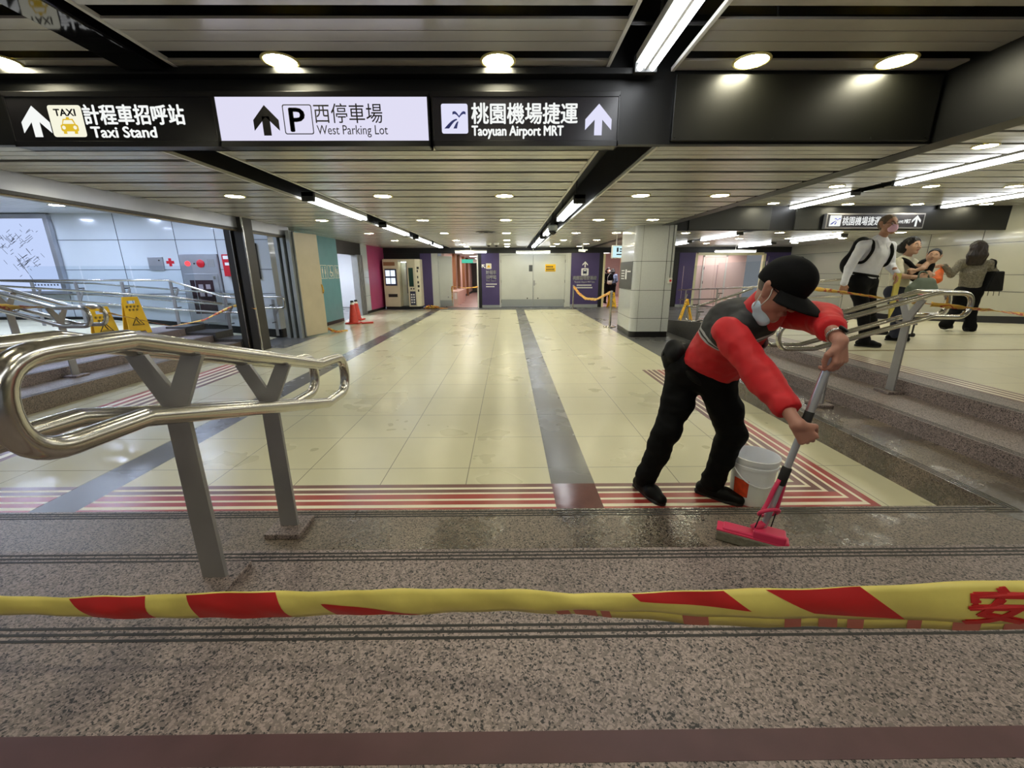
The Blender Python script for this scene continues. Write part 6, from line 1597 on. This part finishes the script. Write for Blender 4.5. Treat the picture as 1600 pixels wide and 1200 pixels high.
# woman carrying a baby in a sling, with a green bag
JW = dict(head=(5.635, 5.97, 1.768), neck=(5.61, 6.01, 1.622), pel=(5.67, 6.08, 1.17), rsh=(5.475, 5.98, 1.535), lsh=(5.78, 6.07, 1.535), rel=(5.455, 5.86, 1.36), rwr=(5.60, 5.745, 1.345), lel=(5.93, 5.93, 1.38), lwr=(5.79, 5.755, 1.375),
          rhp=(5.60, 6.06, 1.13), lhp=(5.75, 6.10, 1.13), rkn=(5.67, 5.98, .82), ran=(5.71, 6.0, .52), lkn=(5.77, 6.12, .82), lan=(5.92, 6.2, .54))
wo, P, sh_, (fr, lf, sp_) = person('person in a cream blouse carrying a small child beside the walker in white', JW, 'skin_pale', 'blouse_cream', 'trousers_navy', (.10, -1, -.02), r=.092, sleeves=False, bulk=.92, toes=((.8, -.4, 0), (.8, -.2, 0)), palms={'r': ((.9, -.4, .05), (-.3, -.9, .2)), 'l': ((-.85, -.5, 0), (.4, -.9, .1))})
cap_hair(P, wo, 'hair_black', .06, r=.094)
JB = Body(.02); bh = V3(5.800, 5.80, 1.622)
Pb = add_head(JB, bh, (-.75, -.62, -.1), (.15, -.05, .98), .078)
JB.limb(bh-V3(0, -.02, .06), V3(5.76, 5.86, 1.47), .05, .085, k=.03); JB.limb(V3(5.76, 5.86, 1.47), V3(5.74, 5.88, 1.36), .09, .08, k=.03)
JB.chain([V3(5.74, 5.80, 1.53), V3(5.64, 5.755, 1.46), V3(5.565, 5.78, 1.43)], [.032, .028, .02], k=.015)
for s in (0, 1): JB.chain([V3(5.72+.06*s, 5.84, 1.34), V3(5.70+.1*s, 5.74, 1.29), V3(5.72+.1*s, 5.72, 1.19)], [.05, .04, .028], k=.02)
mbb = put(MB(), JB.mesh(.007)); HB = Body(.006); add_hand(HB, V3(5.565, 5.78, 1.43), (-.9, .1, -.3), (0, -.9, .3), 1, .1, fr=.0055); put(mbb, HB.mesh(.003))
baby = build('person', mbb, 'skin_pale', smooth=True, recalc=False, origin=(5.76, 5.84, 1.19)); face_details(Pb, baby); tag(baby, 'small dark-haired child asleep in a black sling on the chest of the cream blouse', 'person')
cap_hair(Pb, baby, 'hair_black', r=.080)
slg = thing('baby_sling', 'black baby sling over the cream blouse', 'sling', (5.72, 5.9, 1.3))
build('pouch', relax(put(MB(), Body(.04).limb((5.775, 5.855, 1.50), (5.755, 5.87, 1.36), .095, .10, k=.03).limb((5.70, 5.9, 1.40), (5.80, 5.9, 1.40), .09, .09).mesh(.009)), 1), 'bag_black', slg, smooth=True, recalc=False)
build('strap', MB().tube(fillet([(5.52, 6.09, 1.50), (5.53, 6.0, 1.597), (5.555, 5.905, 1.56), (5.66, 5.85, 1.43), (5.74, 5.80, 1.37)], .05), .03, 8), 'bag_black', slg, smooth=True)
gb = thing('shoulder_bag', 'big grey-green bag hanging in front of the cream blouse', 'bag', (5.63, 5.68, 1.06))
build('bag', relax(put(MB(), Body(.05).limb((5.50, 5.66, 1.17), (5.74, 5.68, 1.17), .10, .10, flat=(0, 1, 0), f=1.4).limb((5.55, 5.66, 1.27), (5.72, 5.68, 1.27), .07, .07, flat=(0, 1, 0), f=1.4).mesh(.011)), 1), 'bag_green', gb, smooth=True, recalc=False)
build('handle', MB().tube(fillet([(5.54, 5.67, 1.31), (5.56, 5.70, 1.42), (5.68, 5.72, 1.42), (5.72, 5.69, 1.31)], .05), .010, 8), 'bag_green', gb, smooth=True)
build('pink_tag', MB().box(5.50, 5.57, 5.575, 5.582, 1.12, 1.16), 'mop_pink', gb)
db = thing('travel_bag', 'olive travel bag with a pale end behind the right railing', 'bag', (6.0, 6.35, Z3))
build('pale_end', relax(put(MB(), Body(.03).limb((5.95, 6.3, 1.20), (6.08, 6.3, 1.20), .075, .08).mesh(.01)), 1), 'wall_panel', db, smooth=True, recalc=False)
build('bag', relax(put(MB(), Body(.03).limb((6.12, 6.3, 1.19), (6.38, 6.3, 1.16), .085, .075).mesh(.01)), 1), mat('bag_olive', S(62, 60, 48), .7, var=.3, scale=12), db, smooth=True, recalc=False)
build('trolley_leg', MB().cyl((6.0, 6.33, Z3+.03), (6.02, 6.31, 1.15), .012, seg=8).cyl((6.3, 6.33, Z3+.03), (6.28, 6.31, 1.12), .012, seg=8).cyl((6.0, 6.33, Z3+.04), (6.3, 6.33, Z3+.04), .012, seg=8), 'dark_steel', db)
build('wheel', MB().cyl((5.97, 6.33, Z3+.032), (6.0, 6.33, Z3+.032), .03, seg=14).cyl((6.3, 6.33, Z3+.032), (6.33, 6.33, Z3+.032), .03, seg=14), 'rubber', db)
# woman walking away with long hair, tote and orange bag
JA = dict(head=(7.635, 6.96, 1.775), neck=(7.68, 6.97, 1.60), pel=(7.745, 7.0, 1.12), rsh=(7.885, 6.93, 1.535), lsh=(7.515, 7.02, 1.55), rel=(8.0, 6.90, 1.34), rwr=(7.99, 7.02, 1.16), lel=(7.435, 7.06, 1.37), lwr=(7.285, 7.06, 1.50),
          rhp=(7.82, 6.98, 1.07), lhp=(7.67, 7.02, 1.07), rkn=(7.84, 6.96, .76), ran=(7.86, 6.93, .515), lkn=(7.68, 7.05, .78), lan=(7.52, 7.0, .56))
wm, P, sh_, (fr, lf, sp_) = person('person with long dark hair and tweed jacket walking away on the right', JA, 'skin_pale', 'coat_grey', 'cloth_black', (.42, .88, -.12), r=.092, bulk=1.0, flare=1.35, coat=.03, toes=((.75, .3, 0), (.8, .3, 0)), shoe_m='bag_black', palms={'l': ((-.7, .3, .2), (-.2, .3, .9)), 'r': ((0, .1, -1), (1, 0, 0))})
cap_hair(P, wm, 'hair_dark', .24)
tb = thing('tote_bag', 'black tote bag on the shoulder of the person walking away', 'bag', (7.99, 6.85, 1.08))
build('bag', MB().prism([(7.84, 6.82, 1.10), (8.17, 6.86, 1.10), (8.11, 6.86, 1.42), (7.90, 6.82, 1.42)], (-.02, .12, 0)), 'bag_black', tb, bevel=.02)
build('strap', MB().tube(fillet([(7.93, 6.88, 1.42), (7.90, 6.85, 1.58), (7.90, 6.95, 1.615), (7.96, 7.0, 1.55), (8.07, 6.93, 1.42)], .04), .012, 8), 'bag_black', tb, smooth=True)
for k in range(3): build('tassel', MB().cyl((7.90+.09*k, 6.84, 1.10), (7.89+.095*k, 6.83, 1.03), .004, seg=6), 'bag_black', tb)
ob = thing('plastic_bag', 'orange plastic bag held out by the person with long hair', 'bag', (7.21, 7.05, 1.2))
build('bag', relax(put(MB(), Body(.04).limb((7.20, 7.06, 1.30), (7.23, 7.06, 1.40), .085, .045).limb((7.23, 7.06, 1.40), (7.255, 7.07, 1.46), .045, .015).mesh(.009)), 1), 'bag_orange', ob, smooth=True, recalc=False)
build('handle', MB().tube([(7.24, 7.06, 1.44), (7.255, 7.075, 1.50), (7.235, 7.075, 1.515), (7.24, 7.06, 1.46)], .007, 6), 'bag_orange', ob, smooth=True)
# three people deep in the hall behind the barrier posts
def bystander(x, y, hgt, yaw, label, top, legs, hairm):
    k = hgt/1.68; c, s = math.cos(yaw), math.sin(yaw)
    q = lambda a, b, z: (x+(a*c-b*s)*k, y+(a*s+b*c)*k, z*k)
    J = dict(head=q(0, -.02, 1.57), neck=q(0, 0, 1.40), pel=q(0, 0, .93), rsh=q(-.18, 0, 1.36), lsh=q(.18, 0, 1.36), rel=q(-.23, -.02, 1.10), rwr=q(-.12, -.17, 1.0), lel=q(.23, -.02, 1.10), lwr=q(.12, -.17, 1.0),
             rhp=q(-.085, 0, .89), lhp=q(.085, 0, .89), rkn=q(-.095, -.02, .49), ran=q(-.10, .02, .09), lkn=q(.095, -.04, .49), lan=q(.11, -.03, .09))
    o, P, sh_, fr_ = person(label, J, 'skin_pale', top, legs, (math.sin(yaw), -math.cos(yaw), 0), r=.095*k, z0=0, h=.016, toes=((s, -c, 0), (s, -c, 0)))
    cap_hair(P, o, hairm, .1, h=.009); return P, o
P, o = bystander(4.60, 19.5, 1.60, .2, 'person in black top with white mask standing in the far hall', 'cloth_black', 'trousers_black', 'hair_black'); face_mask(P, o, 'white')
P, o = bystander(4.93, 20.0, 1.55, 2.6, 'person in a grey-blue top seen from behind in the far hall', mat('top_blue', S(120, 136, 166), .8, var=.3, scale=20), 'trousers_black', 'hair_black')
P, o = bystander(5.32, 19.2, 1.56, -.6, 'person in dark clothes partly hidden by the pillar in the far hall', 'cloth_black', 'trousers_navy', 'hair_black')
hb = thing('shoulder_bag', 'small white shoulder bag on the person in black in the far hall', 'bag', (4.62, 19.28, .92))
build('bag', MB().box(4.52, 4.74, 19.22, 19.29, .90, 1.03), 'white', hb, bevel=.02)
build('strap', MB().tube(fillet([(4.53, 19.26, 1.02), (4.55, 19.36, 1.2), (4.68, 19.40, 1.38), (4.74, 19.5, 1.34)], .05), .008, 6), 'white', hb, smooth=True)
